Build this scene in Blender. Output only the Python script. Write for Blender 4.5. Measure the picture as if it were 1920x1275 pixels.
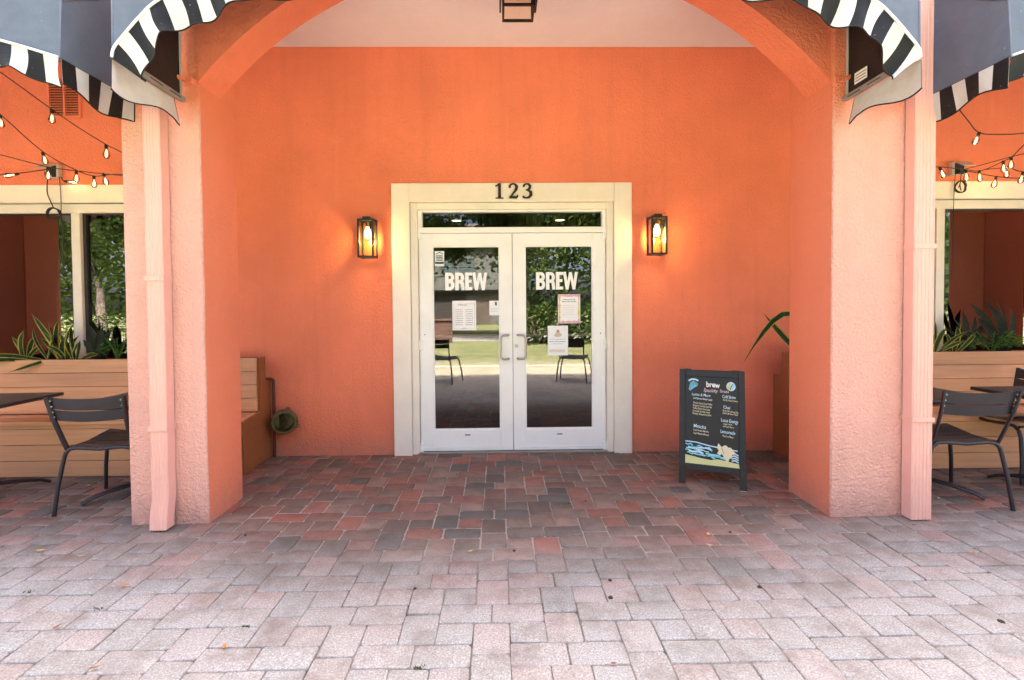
import bpy, math, random
from mathutils import Vector, Matrix, noise
R = math.radians
rnd = random.Random(7)
for o in list(bpy.data.objects):
    bpy.data.objects.remove(o)
S = bpy.context.scene
COL = S.collection

# ------------------------------------------------------------------ camera
CAM_H = 1.435
PITCH, YAW, ROLL = .022, .0147, -.0079
F_PX, SX, SY = 860.0, -11.0, -45.0
fw = Vector((math.sin(YAW) * math.cos(PITCH), math.cos(YAW) * math.cos(PITCH), -math.sin(PITCH)))
rt = Vector((math.cos(YAW), -math.sin(YAW), 0))
up = rt.cross(fw)
rt, up = math.cos(ROLL) * rt + math.sin(ROLL) * up, -math.sin(ROLL) * rt + math.cos(ROLL) * up
cam = bpy.data.cameras.new('camera')
cam.sensor_width = 36
cam.lens = F_PX / 1920 * 36
cam.shift_x = -SX / 1920
cam.shift_y = SY / 1920
cam.clip_start = .05
cam.clip_end = 400
camo = bpy.data.objects.new('camera', cam)
COL.objects.link(camo)
m = Matrix.Identity(4)
for i in range(3):
    m[i][0], m[i][1], m[i][2] = rt[i], up[i], -fw[i]
m[2][3] = CAM_H
camo.matrix_world = m
S.camera = camo

# ------------------------------------------------------------------ light
SUN_EL, SUN_AZ = 60, 168            # degrees; azimuth measured from straight behind the camera: the sun stands behind the building
w = bpy.data.worlds.new('World')
S.world = w
w.use_nodes = True
nt = w.node_tree
bg = nt.nodes['Background']
sky = nt.nodes.new('ShaderNodeTexSky')
sky.sky_type = 'NISHITA'
sky.sun_disc = False
sky.sun_elevation = R(SUN_EL)
sky.sun_rotation = R(180 - SUN_AZ)
sky.air_density = .32
sky.dust_density = 7.0
sky.ozone_density = 0.0
nt.links.new(sky.outputs[0], bg.inputs[0])
bg.inputs[1].default_value = .125
sl = bpy.data.lights.new('sun', 'SUN')
sl.energy = 5.0
sl.angle = R(3)
sl.color = (1, .93, .84)
so = bpy.data.objects.new('sun', sl)
COL.objects.link(so)
sd = Vector((math.sin(R(SUN_AZ)) * math.cos(R(SUN_EL)), -math.cos(R(SUN_AZ)) * math.cos(R(SUN_EL)), math.sin(R(SUN_EL))))
so.rotation_euler = sd.to_track_quat('Z', 'Y').to_euler()
S.view_settings.view_transform = 'Standard'
S.view_settings.look = 'None'
S.view_settings.gamma = 1
S.view_settings.use_curve_mapping = False
S.view_settings.exposure = 4.0
S.cycles.max_bounces = 8
S.cycles.diffuse_bounces = 4
S.cycles.transparent_max_bounces = 24
S.cycles.sample_clamp_indirect = 6
S.cycles.use_denoising = True
S.cycles.use_adaptive_sampling = True
S.cycles.adaptive_threshold = .025


def at(u, v, y):
    """point on the plane Y = y that the photograph shows at pixel (u, v): used to measure real positions"""
    d = fw + rt * ((u - 960 - SX) / F_PX) - up * ((v - 637.5 - SY) / F_PX)
    p = d * (y / d.y)
    return Vector((p.x, p.y, p.z + CAM_H))


def ground(u, v, z=0):
    d = fw + rt * ((u - 960 - SX) / F_PX) - up * ((v - 637.5 - SY) / F_PX)
    p = d * ((z - CAM_H) / d.z)
    return Vector((p.x, p.y, z))


def project(p):
    q = Vector(p) - Vector((0, 0, CAM_H))
    d = q.dot(fw)
    return (960 + SX + F_PX * q.dot(rt) / d, 637.5 + SY - F_PX * q.dot(up) / d) if d > .05 else (None, None)


# ------------------------------------------------------------------ mesh helpers
OFF = {}


class MB:
    def __init__(self):
        self.v, self.f, self.m = [], [], []

    def add(self, vs, fs, mi=0):
        b = len(self.v)
        self.v += [tuple(x) for x in vs]
        for f in fs:
            self.f.append(tuple(b + i for i in f))
            self.m.append(mi)
        return self

    def quad(self, a, b, c, d, mi=0):
        return self.add([a, b, c, d], [(0, 1, 2, 3)], mi)

    def box(self, a, b, mi=0, bev=0.0):
        x0, y0, z0 = (min(a[i], b[i]) for i in range(3))
        x1, y1, z1 = (max(a[i], b[i]) for i in range(3))
        if bev <= 0:
            vs = [(x, y, z) for x in (x0, x1) for y in (y0, y1) for z in (z0, z1)]
            return self.add(vs, [(0, 1, 3, 2), (4, 6, 7, 5), (0, 4, 5, 1), (2, 3, 7, 6), (0, 2, 6, 4), (1, 5, 7, 3)], mi)
        e = min(bev, .45 * (x1 - x0), .45 * (y1 - y0), .45 * (z1 - z0))
        vs, idx = [], {}
        for sx in (0, 1):
            for sy in (0, 1):
                for sz in (0, 1):
                    cx, cy, cz = (x0, x1)[sx], (y0, y1)[sy], (z0, z1)[sz]
                    dx, dy, dz = (e, -e)[sx], (e, -e)[sy], (e, -e)[sz]
                    for k, p in enumerate(((cx, cy + dy, cz + dz), (cx + dx, cy, cz + dz), (cx + dx, cy + dy, cz))):
                        idx[sx, sy, sz, k] = len(vs)
                        vs.append(p)
        I = lambda a, b, c, k: idx[a, b, c, k]
        fs = []
        fs.append((I(0, 0, 0, 0), I(0, 0, 1, 0), I(0, 1, 1, 0), I(0, 1, 0, 0)))
        fs.append((I(1, 0, 0, 0), I(1, 1, 0, 0), I(1, 1, 1, 0), I(1, 0, 1, 0)))
        fs.append((I(0, 0, 0, 1), I(1, 0, 0, 1), I(1, 0, 1, 1), I(0, 0, 1, 1)))
        fs.append((I(0, 1, 0, 1), I(0, 1, 1, 1), I(1, 1, 1, 1), I(1, 1, 0, 1)))
        fs.append((I(0, 0, 0, 2), I(0, 1, 0, 2), I(1, 1, 0, 2), I(1, 0, 0, 2)))
        fs.append((I(0, 0, 1, 2), I(1, 0, 1, 2), I(1, 1, 1, 2), I(0, 1, 1, 2)))
        for s in (0, 1):
            for t in (0, 1):
                fs.append((I(s, t, 0, 0), I(s, t, 1, 0), I(s, t, 1, 1), I(s, t, 0, 1)))
                fs.append((I(s, 0, t, 0), I(s, 1, t, 0), I(s, 1, t, 2), I(s, 0, t, 2)))
                fs.append((I(0, s, t, 1), I(1, s, t, 1), I(1, s, t, 2), I(0, s, t, 2)))
        for k in range(8):
            a, b, c = k & 1, k >> 1 & 1, k >> 2 & 1
            fs.append((I(a, b, c, 0), I(a, b, c, 1), I(a, b, c, 2)))
        return self.add(vs, fs, mi)

    def tube(self, pts, r, n=8, mi=0, cap=True, flat=1.0):
        pts = [Vector(p) for p in pts]
        rs = r if isinstance(r, (list, tuple)) else [r] * len(pts)
        t0 = (pts[1] - pts[0]).normalized()
        u = t0.orthogonal().normalized() if abs(t0.z) > .9 else t0.cross(Vector((0, 0, 1))).normalized()
        vs, fs = [], []
        for i, p in enumerate(pts):
            a, b = pts[max(i - 1, 0)], pts[min(i + 1, len(pts) - 1)]
            t = (b - a).normalized()
            u = (u - t * u.dot(t)).normalized()
            w_ = t.cross(u)
            for k in range(n):
                an = 2 * math.pi * k / n
                vs.append(p + u * (math.cos(an) * rs[i]) + w_ * (math.sin(an) * rs[i] * flat))
        for i in range(len(pts) - 1):
            for k in range(n):
                a, b = i * n + k, i * n + (k + 1) % n
                fs.append((a, b, b + n, a + n))
        if cap:
            fs.append(tuple(reversed(range(n))))
            fs.append(tuple((len(pts) - 1) * n + k for k in range(n)))
        return self.add(vs, fs, mi)

    def lathe(self, prof, o=(0, 0, 0), axis=(0, 0, 1), n=16, mi=0):
        ax = Vector(axis).normalized()
        u = ax.orthogonal().normalized()
        w_ = ax.cross(u)
        o = Vector(o)
        vs, fs = [], []
        for r, h in prof:
            for k in range(n):
                an = 2 * math.pi * k / n
                vs.append(o + ax * h + (u * math.cos(an) + w_ * math.sin(an)) * max(r, 1e-5))
        for i in range(len(prof) - 1):
            for k in range(n):
                a, b = i * n + k, i * n + (k + 1) % n
                fs.append((a, b, b + n, a + n))
        return self.add(vs, fs, mi)

    def prism(self, poly, y0, y1, mi=0):
        """poly in (x, z), extruded from y0 to y1"""
        n = len(poly)
        vs = [(x, y0, z) for x, z in poly] + [(x, y1, z) for x, z in poly]
        fs = [tuple(range(n)), tuple(reversed(range(n, 2 * n)))]
        fs += [(i, i + n, (i + 1) % n + n, (i + 1) % n) for i in range(n)]
        return self.add(vs, fs, mi)

    def ribbon(self, pts, wd, y0, y1, mi=0):
        """a pen stroke in the XZ plane with its own width at each point, y0 front, y1 back"""
        n = len(pts)
        wd = wd if isinstance(wd, (list, tuple)) else [wd] * n
        L, Rr = [], []
        for i in range(n):
            a, b = Vector(pts[max(i - 1, 0)]), Vector(pts[min(i + 1, n - 1)])
            t = (b - a).normalized()
            k = 1.0
            if 0 < i < n - 1:
                t1 = (Vector(pts[i]) - a).normalized()
                k = min(1 / max(abs(t1.dot(t)), .5), 1.6)
            nn = Vector((-t.y, t.x)) * wd[i] / 2 * k
            L.append(Vector(pts[i]) + nn)
            Rr.append(Vector(pts[i]) - nn)
        vs = []
        for i in range(n):
            vs += [(L[i].x, y0, L[i].y), (Rr[i].x, y0, Rr[i].y), (L[i].x, y1, L[i].y), (Rr[i].x, y1, Rr[i].y)]
        fs = []
        for i in range(n - 1):
            a, b = 4 * i, 4 * i + 4
            fs += [(a, a + 1, b + 1, b), (a + 2, b + 2, b + 3, a + 3), (a, b, b + 2, a + 2), (a + 1, a + 3, b + 3, b + 1)]
        fs += [(0, 2, 3, 1), (4 * n - 4, 4 * n - 3, 4 * n - 1, 4 * n - 2)]
        return self.add(vs, fs, mi)

    def xf(self, mat):
        self.v = [tuple(mat @ Vector(p)) for p in self.v]
        return self

    def mesh(self, name, mats, smooth=None):
        me = bpy.data.meshes.new(name)
        me.from_pydata(self.v, [], self.f)
        for mm in (mats if isinstance(mats, (list, tuple)) else [mats]):
            me.materials.append(mm)
        if len(me.materials) > 1:
            me.polygons.foreach_set('material_index', self.m)
        if smooth is not None:
            me.polygons.foreach_set('use_smooth', [True] * len(me.polygons))
            me.set_sharp_from_angle(angle=R(smooth))
        me.update()
        return me

    def build(self, name, mats, parent=None, local=False, smooth=None, **k):
        if parent is not None and not local:
            o = OFF.get(parent.name, Vector((0, 0, 0)))
            self.v = [(a - o.x, b - o.y, c - o.z) for a, b, c in self.v]
        return link(name, self.mesh(name, mats, smooth), parent, **k)


def link(name, me, parent=None, label=None, cat=None, group=None, kind=None):
    o = bpy.data.objects.new(name, me)
    COL.objects.link(o)
    if parent is not None:
        o.parent = parent
        OFF[o.name] = OFF.get(parent.name, Vector((0, 0, 0)))
    tag(o, label, cat, group, kind)
    return o


def tag(o, label=None, cat=None, group=None, kind=None):
    for a, b in (('label', label), ('category', cat), ('group', group), ('kind', kind)):
        if b:
            o[a] = b


def thing(name, loc, label=None, cat=None, group=None, kind=None, rz=0):
    o = bpy.data.objects.new(name, None)
    o.empty_display_size = .1
    COL.objects.link(o)
    o.location = loc
    o.rotation_euler = (0, 0, rz)
    OFF[o.name] = Vector(loc)
    tag(o, label, cat, group, kind)
    return o


def copy_tree(o, parent=None, **k):
    c = o.copy()
    COL.objects.link(c)
    if parent is not None:
        c.parent = parent
    for ch in list(o.children):
        copy_tree(ch, c)
    tag(c, **k)
    return c


# ------------------------------------------------------------------ materials
def mat(name, col=(.5, .5, .5), rough=.6, metal=0, spec=.5):
    mm = bpy.data.materials.new(name)
    mm.use_nodes = True
    p = mm.node_tree.nodes['Principled BSDF']
    p.inputs['Base Color'].default_value = (*col, 1)
    p.inputs['Roughness'].default_value = rough
    p.inputs['Metallic'].default_value = metal
    p.inputs['Specular IOR Level'].default_value = spec
    return mm


def nodes(mm):
    t = mm.node_tree
    return t, t.nodes['Principled BSDF'], (lambda k, **a: _n(t, k, a)), (lambda a, b: t.links.new(a, b))


def _n(t, k, a):
    n = t.nodes.new('ShaderNode' + k)
    for q, v in a.items():
        if q.startswith('i_'):
            q = q[2:]
            n.inputs[int(q) if q.isdigit() else q.replace('_', ' ')].default_value = v
        else:
            setattr(n, q, v)
    return n


def noise_tex(N, L, vec, scale, detail=4, rough=.55):
    n = N('TexNoise', i_Scale=scale, i_Detail=detail, i_Roughness=rough)
    L(vec, n.inputs['Vector'])
    return n.outputs['Fac']


def ramp(N, L, fac, stops):
    r = N('ValToRGB')
    e = r.color_ramp.elements
    while len(e) < len(stops):
        e.new(.5)
    for k, (p, c) in enumerate(stops):
        e[k].position = p
        e[k].color = (*c, 1) if len(c) == 3 else c
    L(fac, r.inputs[0])
    return r.outputs[0]


def mixc(N, L, fac, a, b, mode='MIX'):
    n = N('Mix', data_type='RGBA', blend_type=mode)
    for s, q in ((0, fac), (6, a), (7, b)):
        if hasattr(q, 'links'):
            L(q, n.inputs[s])
        elif isinstance(q, (int, float)):
            n.inputs[s].default_value = q
        else:
            n.inputs[s].default_value = (*q, 1)
    return n.outputs[2]


def math_n(N, L, op, a, b=None, clamp=False):
    n = N('Math', operation=op, use_clamp=clamp)
    for s, q in ((0, a), (1, b)):
        if q is None:
            continue
        if hasattr(q, 'links'):
            L(q, n.inputs[s])
        else:
            n.inputs[s].default_value = q
    return n.outputs[0]


def bump(N, L, p, hgt, strength, dist):
    b = N('Bump', i_Strength=strength, i_Distance=dist)
    L(hgt, b.inputs['Height'])
    L(b.outputs[0], p.inputs['Normal'])


def stucco(name, col, var=.10, dist=.006, scale=75, streak=.0):
    mm = mat(name, col, .92, spec=.2)
    t, p, N, L = nodes(mm)
    pos = N('NewGeometry').outputs['Position']
    big = noise_tex(N, L, pos, 1.1, 3, .6)
    mid = noise_tex(N, L, pos, 14, 2, .6)
    c = ramp(N, L, big, [(.3, tuple(x * (1 - var) for x in col)), (.7, tuple(min(1, x * (1 + var * .6)) for x in col))])
    c = mixc(N, L, math_n(N, L, 'MULTIPLY', mid, .22), c, tuple(x * .72 for x in col))
    if streak:
        mp = N('Mapping', i_Scale=(9, 9, .5))
        L(pos, mp.inputs[0])
        s = noise_tex(N, L, mp.outputs[0], 1, 4, .6)
        s = math_n(N, L, 'MULTIPLY', math_n(N, L, 'SUBTRACT', s, .5, True), streak * 3, True)
        c = mixc(N, L, s, c, tuple(x * .6 for x in col))
        # grime splashed up from the paving
        z = N('SeparateXYZ')
        L(pos, z.inputs[0])
        g = N('MapRange', i_1=.0, i_2=.24, i_3=.85, i_4=0.0)
        L(z.outputs[2], g.inputs[0])
        g2 = math_n(N, L, 'MULTIPLY', g.outputs[0], mid)
        c = mixc(N, L, g2, c, (.33, .2, .16))
    L(c, p.inputs['Base Color'])
    f1 = noise_tex(N, L, pos, scale, 2, .55)
    f2 = noise_tex(N, L, pos, scale * 2.6, 1, .5)
    f3 = noise_tex(N, L, pos, 7, 1, .5)
    h = math_n(N, L, 'ADD', math_n(N, L, 'ADD', f1, math_n(N, L, 'MULTIPLY', f2, .4)), math_n(N, L, 'MULTIPLY', f3, .7))
    bump(N, L, p, h, 1.0, dist)
    return mm


ORANGE = (.85, .240, .132)
M = {}
M['wall'] = stucco('orange_stucco', ORANGE, .12, .0090, 50, .22)
M['pillar'] = stucco('salmon_stucco_painted_light', (.81, .435, .34), .08, .015, 48, .22)
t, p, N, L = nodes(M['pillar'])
# pale shaft, orange head: front light and awning shade put into the colour
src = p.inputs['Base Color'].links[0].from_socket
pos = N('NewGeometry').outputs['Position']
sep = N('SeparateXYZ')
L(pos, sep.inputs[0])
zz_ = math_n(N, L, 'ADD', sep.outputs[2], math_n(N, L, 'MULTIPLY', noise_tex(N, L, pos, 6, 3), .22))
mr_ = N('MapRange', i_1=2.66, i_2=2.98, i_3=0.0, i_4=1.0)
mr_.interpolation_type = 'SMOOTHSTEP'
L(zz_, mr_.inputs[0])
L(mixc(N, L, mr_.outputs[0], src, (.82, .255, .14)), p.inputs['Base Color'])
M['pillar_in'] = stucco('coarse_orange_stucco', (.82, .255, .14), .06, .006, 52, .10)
M['ceiling'] = stucco('pale_pink_stucco', (.88, .83, .84), .05, .0035, 60)
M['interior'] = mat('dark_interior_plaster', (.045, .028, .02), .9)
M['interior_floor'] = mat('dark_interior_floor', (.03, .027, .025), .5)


def painted(name, col, rough=.45, var=.08, scale=3):
    mm = mat(name, col, rough)
    t, p, N, L = nodes(mm)
    pos = N('NewGeometry').outputs['Position']
    n = noise_tex(N, L, pos, scale, 3, .65)
    c = ramp(N, L, n, [(.3, tuple(x * (1 - var) for x in col)), (.65, col)])
    L(c, p.inputs['Base Color'])
    n2 = noise_tex(N, L, pos, 60, 1)
    L(math_n(N, L, 'ADD', math_n(N, L, 'MULTIPLY', n2, .25), rough - .12), p.inputs['Roughness'])
    bump(N, L, p, noise_tex(N, L, pos, 30, 1), .25, .002)
    return mm


M['cream'] = painted('cream_painted_trim', (.87, .785, .66), .5, .10)
M['white'] = painted('white_door_paint', (.92, .90, .85), .35, .05)
M['spout'] = painted('salmon_gutter_paint', (.84, .46, .365), .45, .08)
M['black'] = painted('black_powder_coat', (.013, .012, .013), .42, .25, 20)
M['chair'] = painted('charcoal_powder_coat', (.028, .024, .029), .38, .25, 12)
M['rubber'] = mat('black_rubber', (.012, .012, .012), .7)
M['cable'] = mat('dark_cable', (.02, .012, .01), .6)
M['alu'] = mat('brushed_aluminium', (.42, .40, .37), .38, 1)
M['greybox'] = painted('grey_outlet_cover', (.5, .48, .44), .4)
M['number'] = mat('dark_bronze_number', (.035, .017, .012), .45, .3)
M['sash'] = mat('dark_window_gasket', (.02, .016, .014), .6)
M['bronze'] = painted('aged_brass', (.15, .12, .055), .45, .5, 30)
M['bronze'].node_tree.nodes['Principled BSDF'].inputs['Metallic'].default_value = .7
M['conduit'] = painted('brown_conduit', (.09, .028, .014), .5)
M['paper'] = mat('white_paper', (.86, .86, .85), .7)
M['ink'] = mat('grey_ink', (.22, .22, .23), .8)
M['letter'] = mat('white_vinyl', (.9, .9, .88), .5)
M['soil'] = mat('dark_soil', (.025, .016, .01), .95)


def emit(name, col, strength, base=(0, 0, 0)):
    mm = mat(name, base, .5)
    p = mm.node_tree.nodes['Principled BSDF']
    p.inputs['Emission Color'].default_value = (*col, 1)
    p.inputs['Emission Strength'].default_value = strength
    return mm


M['filament'] = emit('glowing_filament', (1, .66, .28), 3.0)
M['lampbulb'] = emit('glowing_lamp_bulb', (1, .66, .24), 2.6)
M['downlight'] = emit('recessed_light', (1, .82, .55), 1.2)


def glassmat(name, refl, tint, rough=.0, fres=True):
    mm = bpy.data.materials.new(name)
    mm.use_nodes = True
    t = mm.node_tree
    t.nodes.clear()
    N = lambda k, **a: _n(t, k, a)
    out = N('OutputMaterial')
    tr = N('BsdfTransparent', i_Color=(*tint, 1))
    gl = N('BsdfGlossy', i_Color=(1, 1, 1, 1), i_Roughness=rough)
    mx = N('MixShader')
    if fres:
        lw = N('Fresnel', i_IOR=1.45)
        a = N('Math', operation='ADD', use_clamp=True)
        a.inputs[1].default_value = refl
        t.links.new(lw.outputs[0], a.inputs[0])
        t.links.new(a.outputs[0], mx.inputs[0])
    else:
        mx.inputs[0].default_value = refl
    t.links.new(tr.outputs[0], mx.inputs[1])
    t.links.new(gl.outputs[0], mx.inputs[2])
    t.links.new(mx.outputs[0], out.inputs[0])
    return mm


M['glass'] = glassmat('tinted_door_glass', .085, (.62, .60, .57))
M['wglass'] = glassmat('window_glass', .14, (.5, .48, .45))
M['lampglass'] = glassmat('clear_lantern_glass', .02, (1, .93, .78))
M['tglass'] = glassmat('dark_transom_glass', .02, (.5, .48, .45))
M['bulbglass'] = glassmat('warm_bulb_glass', .10, (1, .90, .70))


def wood(name, col, axis=0):
    mm = mat(name, col, .6)
    t, p, N, L = nodes(mm)
    pos = N('NewGeometry').outputs['Position']
    sc = [30, 30, 30]
    sc[axis] = 1.4
    mp = N('Mapping', i_Scale=tuple(sc))
    L(pos, mp.inputs[0])
    oi = N('ObjectInfo').outputs['Random']
    add = N('VectorMath', operation='ADD')
    L(mp.outputs[0], add.inputs[0])
    cx = N('CombineXYZ')
    L(math_n(N, L, 'MULTIPLY', oi, 40), cx.inputs[0])
    L(math_n(N, L, 'MULTIPLY', oi, 17), cx.inputs[2])
    L(cx.outputs[0], add.inputs[1])
    g = noise_tex(N, L, add.outputs[0], 1.2, 6, .6)
    c = ramp(N, L, g, [(.3, tuple(x * .84 for x in col)), (.55, col), (.8, tuple(min(1, x * 1.1) for x in col))])
    hs = N('HueSaturation')
    L(math_n(N, L, 'ADD', math_n(N, L, 'MULTIPLY', oi, .28), .86), hs.inputs['Value'])
    L(c, hs.inputs['Color'])
    L(hs.outputs[0], p.inputs['Base Color'])
    bump(N, L, p, g, .35, .002)
    return mm


M['wood'] = wood('tan_composite_board', (.68, .335, .165))
M['wood_end'] = painted('brown_painted_panel', (.30, .105, .035), .5, .2)


def fabric(name, col, rough=.4, sc=220):
    mm = mat(name, col, rough, spec=.25)
    t, p, N, L = nodes(mm)
    pos = N('NewGeometry').outputs['Position']
    n = noise_tex(N, L, pos, 4.5, 6, .65)
    sp = noise_tex(N, L, pos, 55, 2)
    c = ramp(N, L, n, [(.3, tuple(x * .82 for x in col)), (.7, tuple(min(1, x * 1.08) for x in col))])
    c = mixc(N, L, ramp(N, L, sp, [(.72, (0, 0, 0)), (.78, (.35, .35, .35))]), c, (.6, .6, .62))
    L(c, p.inputs['Base Color'])
    b1 = N('Bump', i_Strength=.3, i_Distance=.001)
    L(noise_tex(N, L, pos, sc, 2), b1.inputs['Height'])
    b2 = N('Bump', i_Strength=.5, i_Distance=.03)
    L(noise_tex(N, L, pos, 5, 2), b2.inputs['Height'])
    L(b1.outputs[0], b2.inputs['Normal'])
    L(b2.outputs[0], p.inputs['Normal'])
    return mm


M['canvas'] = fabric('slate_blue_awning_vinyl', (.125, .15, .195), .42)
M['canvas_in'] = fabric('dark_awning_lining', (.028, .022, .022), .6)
M['str_w'] = fabric('white_awning_stripe', (.62, .605, .57), .5)
M['str_b'] = fabric('black_awning_stripe', (.010, .0105, .011), .55)
M['armgrey'] = painted('weathered_grey_frame', (.30, .27, .25), .5, .3, 12)
M['piping'] = mat('pale_awning_piping', (.72, .72, .72), .5)


def leafmat(name, a, b, trans=.25, sc=6):
    mm = mat(name, a, .6, spec=.15)
    t, p, N, L = nodes(mm)
    pos = N('NewGeometry').outputs['Position']
    oi = N('ObjectInfo').outputs['Random']
    n = noise_tex(N, L, pos, sc, 4, .7)
    f = math_n(N, L, 'ADD', n, math_n(N, L, 'MULTIPLY', math_n(N, L, 'SUBTRACT', oi, .5), .3))
    c = ramp(N, L, f, [(.32, a), (.68, b)])
    L(c, p.inputs['Base Color'])
    tr = N('BsdfTranslucent')
    L(c, tr.inputs[0])
    mx = N('MixShader')
    mx.inputs[0].default_value = trans
    L(p.outputs[0], mx.inputs[1])
    L(tr.outputs[0], mx.inputs[2])
    L(mx.outputs[0], t.nodes['Material Output'].inputs[0])
    return mm


M['snake'] = leafmat('snake_plant_green', (.010, .024, .009), (.036, .064, .022), .12, 30)
M['snake_edge'] = leafmat('snake_plant_yellow', (.36, .31, .03), (.50, .45, .08), .2, 20)
M['blade_dark'] = leafmat('dark_sword_leaf', (.012, .018, .012), (.03, .035, .022), .1, 12)
M['bushleaf'] = leafmat('bright_green_leaf', (.06, .16, .025), (.15, .30, .06), .3, 30)
M['oakleaf'] = leafmat('oak_leaf', (.03, .055, .012), (.12, .17, .045), .35, 1.3)
M['bark'] = painted('oak_bark', (.085, .065, .05), .9, .5, 5)
M['leaf_orange'] = leafmat('dry_orange_leaf', (.50, .16, .03), (.62, .25, .05), .2, 60)
M['leaf_brown'] = leafmat('dry_brown_leaf', (.28, .10, .045), (.36, .16, .08), .2, 60)
M['leaf_yellow'] = leafmat('dry_yellow_leaf', (.62, .40, .10), (.66, .5, .2), .2, 60)
M['moss'] = leafmat('joint_moss', (.05, .085, .02), (.10, .14, .045), .2, 60)
M['straw'] = leafmat('dry_straw', (.16, .12, .06), (.26, .2, .11), .2, 60)
M['gum'] = mat('trodden_gum', (.03, .026, .025), .9)


def pavermat():
    mm = mat('worn_brick_paver', (.3, .2, .17), .85, spec=.3)
    t, p, N, L = nodes(mm)
    g = N('NewGeometry')
    pos = g.outputs['Position']
    at_ = N('Attribute', attribute_name='Col')
    col = at_.outputs['Color']
    sep = N('SeparateXYZ')
    L(pos, sep.inputs[0])
    blot = noise_tex(N, L, pos, 9, 3, .65)
    big = noise_tex(N, L, pos, 1.3, 2, .6)
    grain = noise_tex(N, L, pos, 120, 2, .75)
    fine = noise_tex(N, L, pos, 330, 1, .6)
    # stain and wear on every block
    c = mixc(N, L, ramp(N, L, blot, [(.45, (0, 0, 0)), (.75, (.55, .55, .55))]), col, (.10, .075, .066))
    c = mixc(N, L, ramp(N, L, grain, [(.55, (0, 0, 0)), (.75, (.35, .35, .35))]), c, (.36, .25, .21))
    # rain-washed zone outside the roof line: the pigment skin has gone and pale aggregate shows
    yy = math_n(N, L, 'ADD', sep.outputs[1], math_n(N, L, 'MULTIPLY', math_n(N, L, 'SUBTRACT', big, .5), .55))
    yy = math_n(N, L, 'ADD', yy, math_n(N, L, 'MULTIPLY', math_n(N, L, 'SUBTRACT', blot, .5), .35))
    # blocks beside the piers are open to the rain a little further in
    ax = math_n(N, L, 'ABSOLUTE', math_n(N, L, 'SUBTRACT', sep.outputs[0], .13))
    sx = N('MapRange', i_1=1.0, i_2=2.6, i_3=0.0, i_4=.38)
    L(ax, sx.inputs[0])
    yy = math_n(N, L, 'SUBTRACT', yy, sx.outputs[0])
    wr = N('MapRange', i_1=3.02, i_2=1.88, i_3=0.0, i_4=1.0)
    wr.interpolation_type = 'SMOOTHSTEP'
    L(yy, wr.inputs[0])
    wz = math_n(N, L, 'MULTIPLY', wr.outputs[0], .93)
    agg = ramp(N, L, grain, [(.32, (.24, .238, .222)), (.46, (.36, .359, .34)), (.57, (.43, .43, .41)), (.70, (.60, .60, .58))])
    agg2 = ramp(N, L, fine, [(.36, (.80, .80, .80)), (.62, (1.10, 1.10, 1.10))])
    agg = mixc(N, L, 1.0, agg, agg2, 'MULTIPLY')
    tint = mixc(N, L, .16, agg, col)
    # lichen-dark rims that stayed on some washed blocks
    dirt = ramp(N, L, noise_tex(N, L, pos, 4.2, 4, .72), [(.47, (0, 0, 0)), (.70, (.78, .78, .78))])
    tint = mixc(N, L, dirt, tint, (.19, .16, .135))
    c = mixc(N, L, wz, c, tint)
    L(c, p.inputs['Base Color'])
    L(ramp(N, L, blot, [(.3, (.62, .62, .62)), (.7, (.9, .9, .9))]), p.inputs['Roughness'])
    hh = math_n(N, L, 'ADD', math_n(N, L, 'MULTIPLY', grain, .55), math_n(N, L, 'MULTIPLY', blot, 1.6))
    bump(N, L, p, hh, .9, .0028)
    return mm


M['paver'] = pavermat()
ms = mat('joint_sand', (.40, .35, .29), .95)
t, p, N, L = nodes(ms)
pos = N('NewGeometry').outputs['Position']
sep = N('SeparateXYZ')
L(pos, sep.inputs[0])
n1 = noise_tex(N, L, pos, 300, 3)
n2 = noise_tex(N, L, pos, 3, 4)
c1 = ramp(N, L, n1, [(.3, (.26, .22, .19)), (.7, (.50, .44, .38))])
mr = N('MapRange', i_1=2.75, i_2=2.35, i_3=0.0, i_4=.85)
L(math_n(N, L, 'ADD', sep.outputs[1], math_n(N, L, 'MULTIPLY', math_n(N, L, 'SUBTRACT', n2, .5), .8)), mr.inputs[0])
# beyond the drip line the sand is washed out and dark moss and soil sit in the joints
dk = ramp(N, L, noise_tex(N, L, pos, 6, 4, .7), [(.38, (.035, .03, .024)), (.60, (.22, .19, .16))])
L(mixc(N, L, mr.outputs[0], c1, dk), p.inputs['Base Color'])
bump(N, L, p, n1, .6, .003)
M['sand'] = ms

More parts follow.
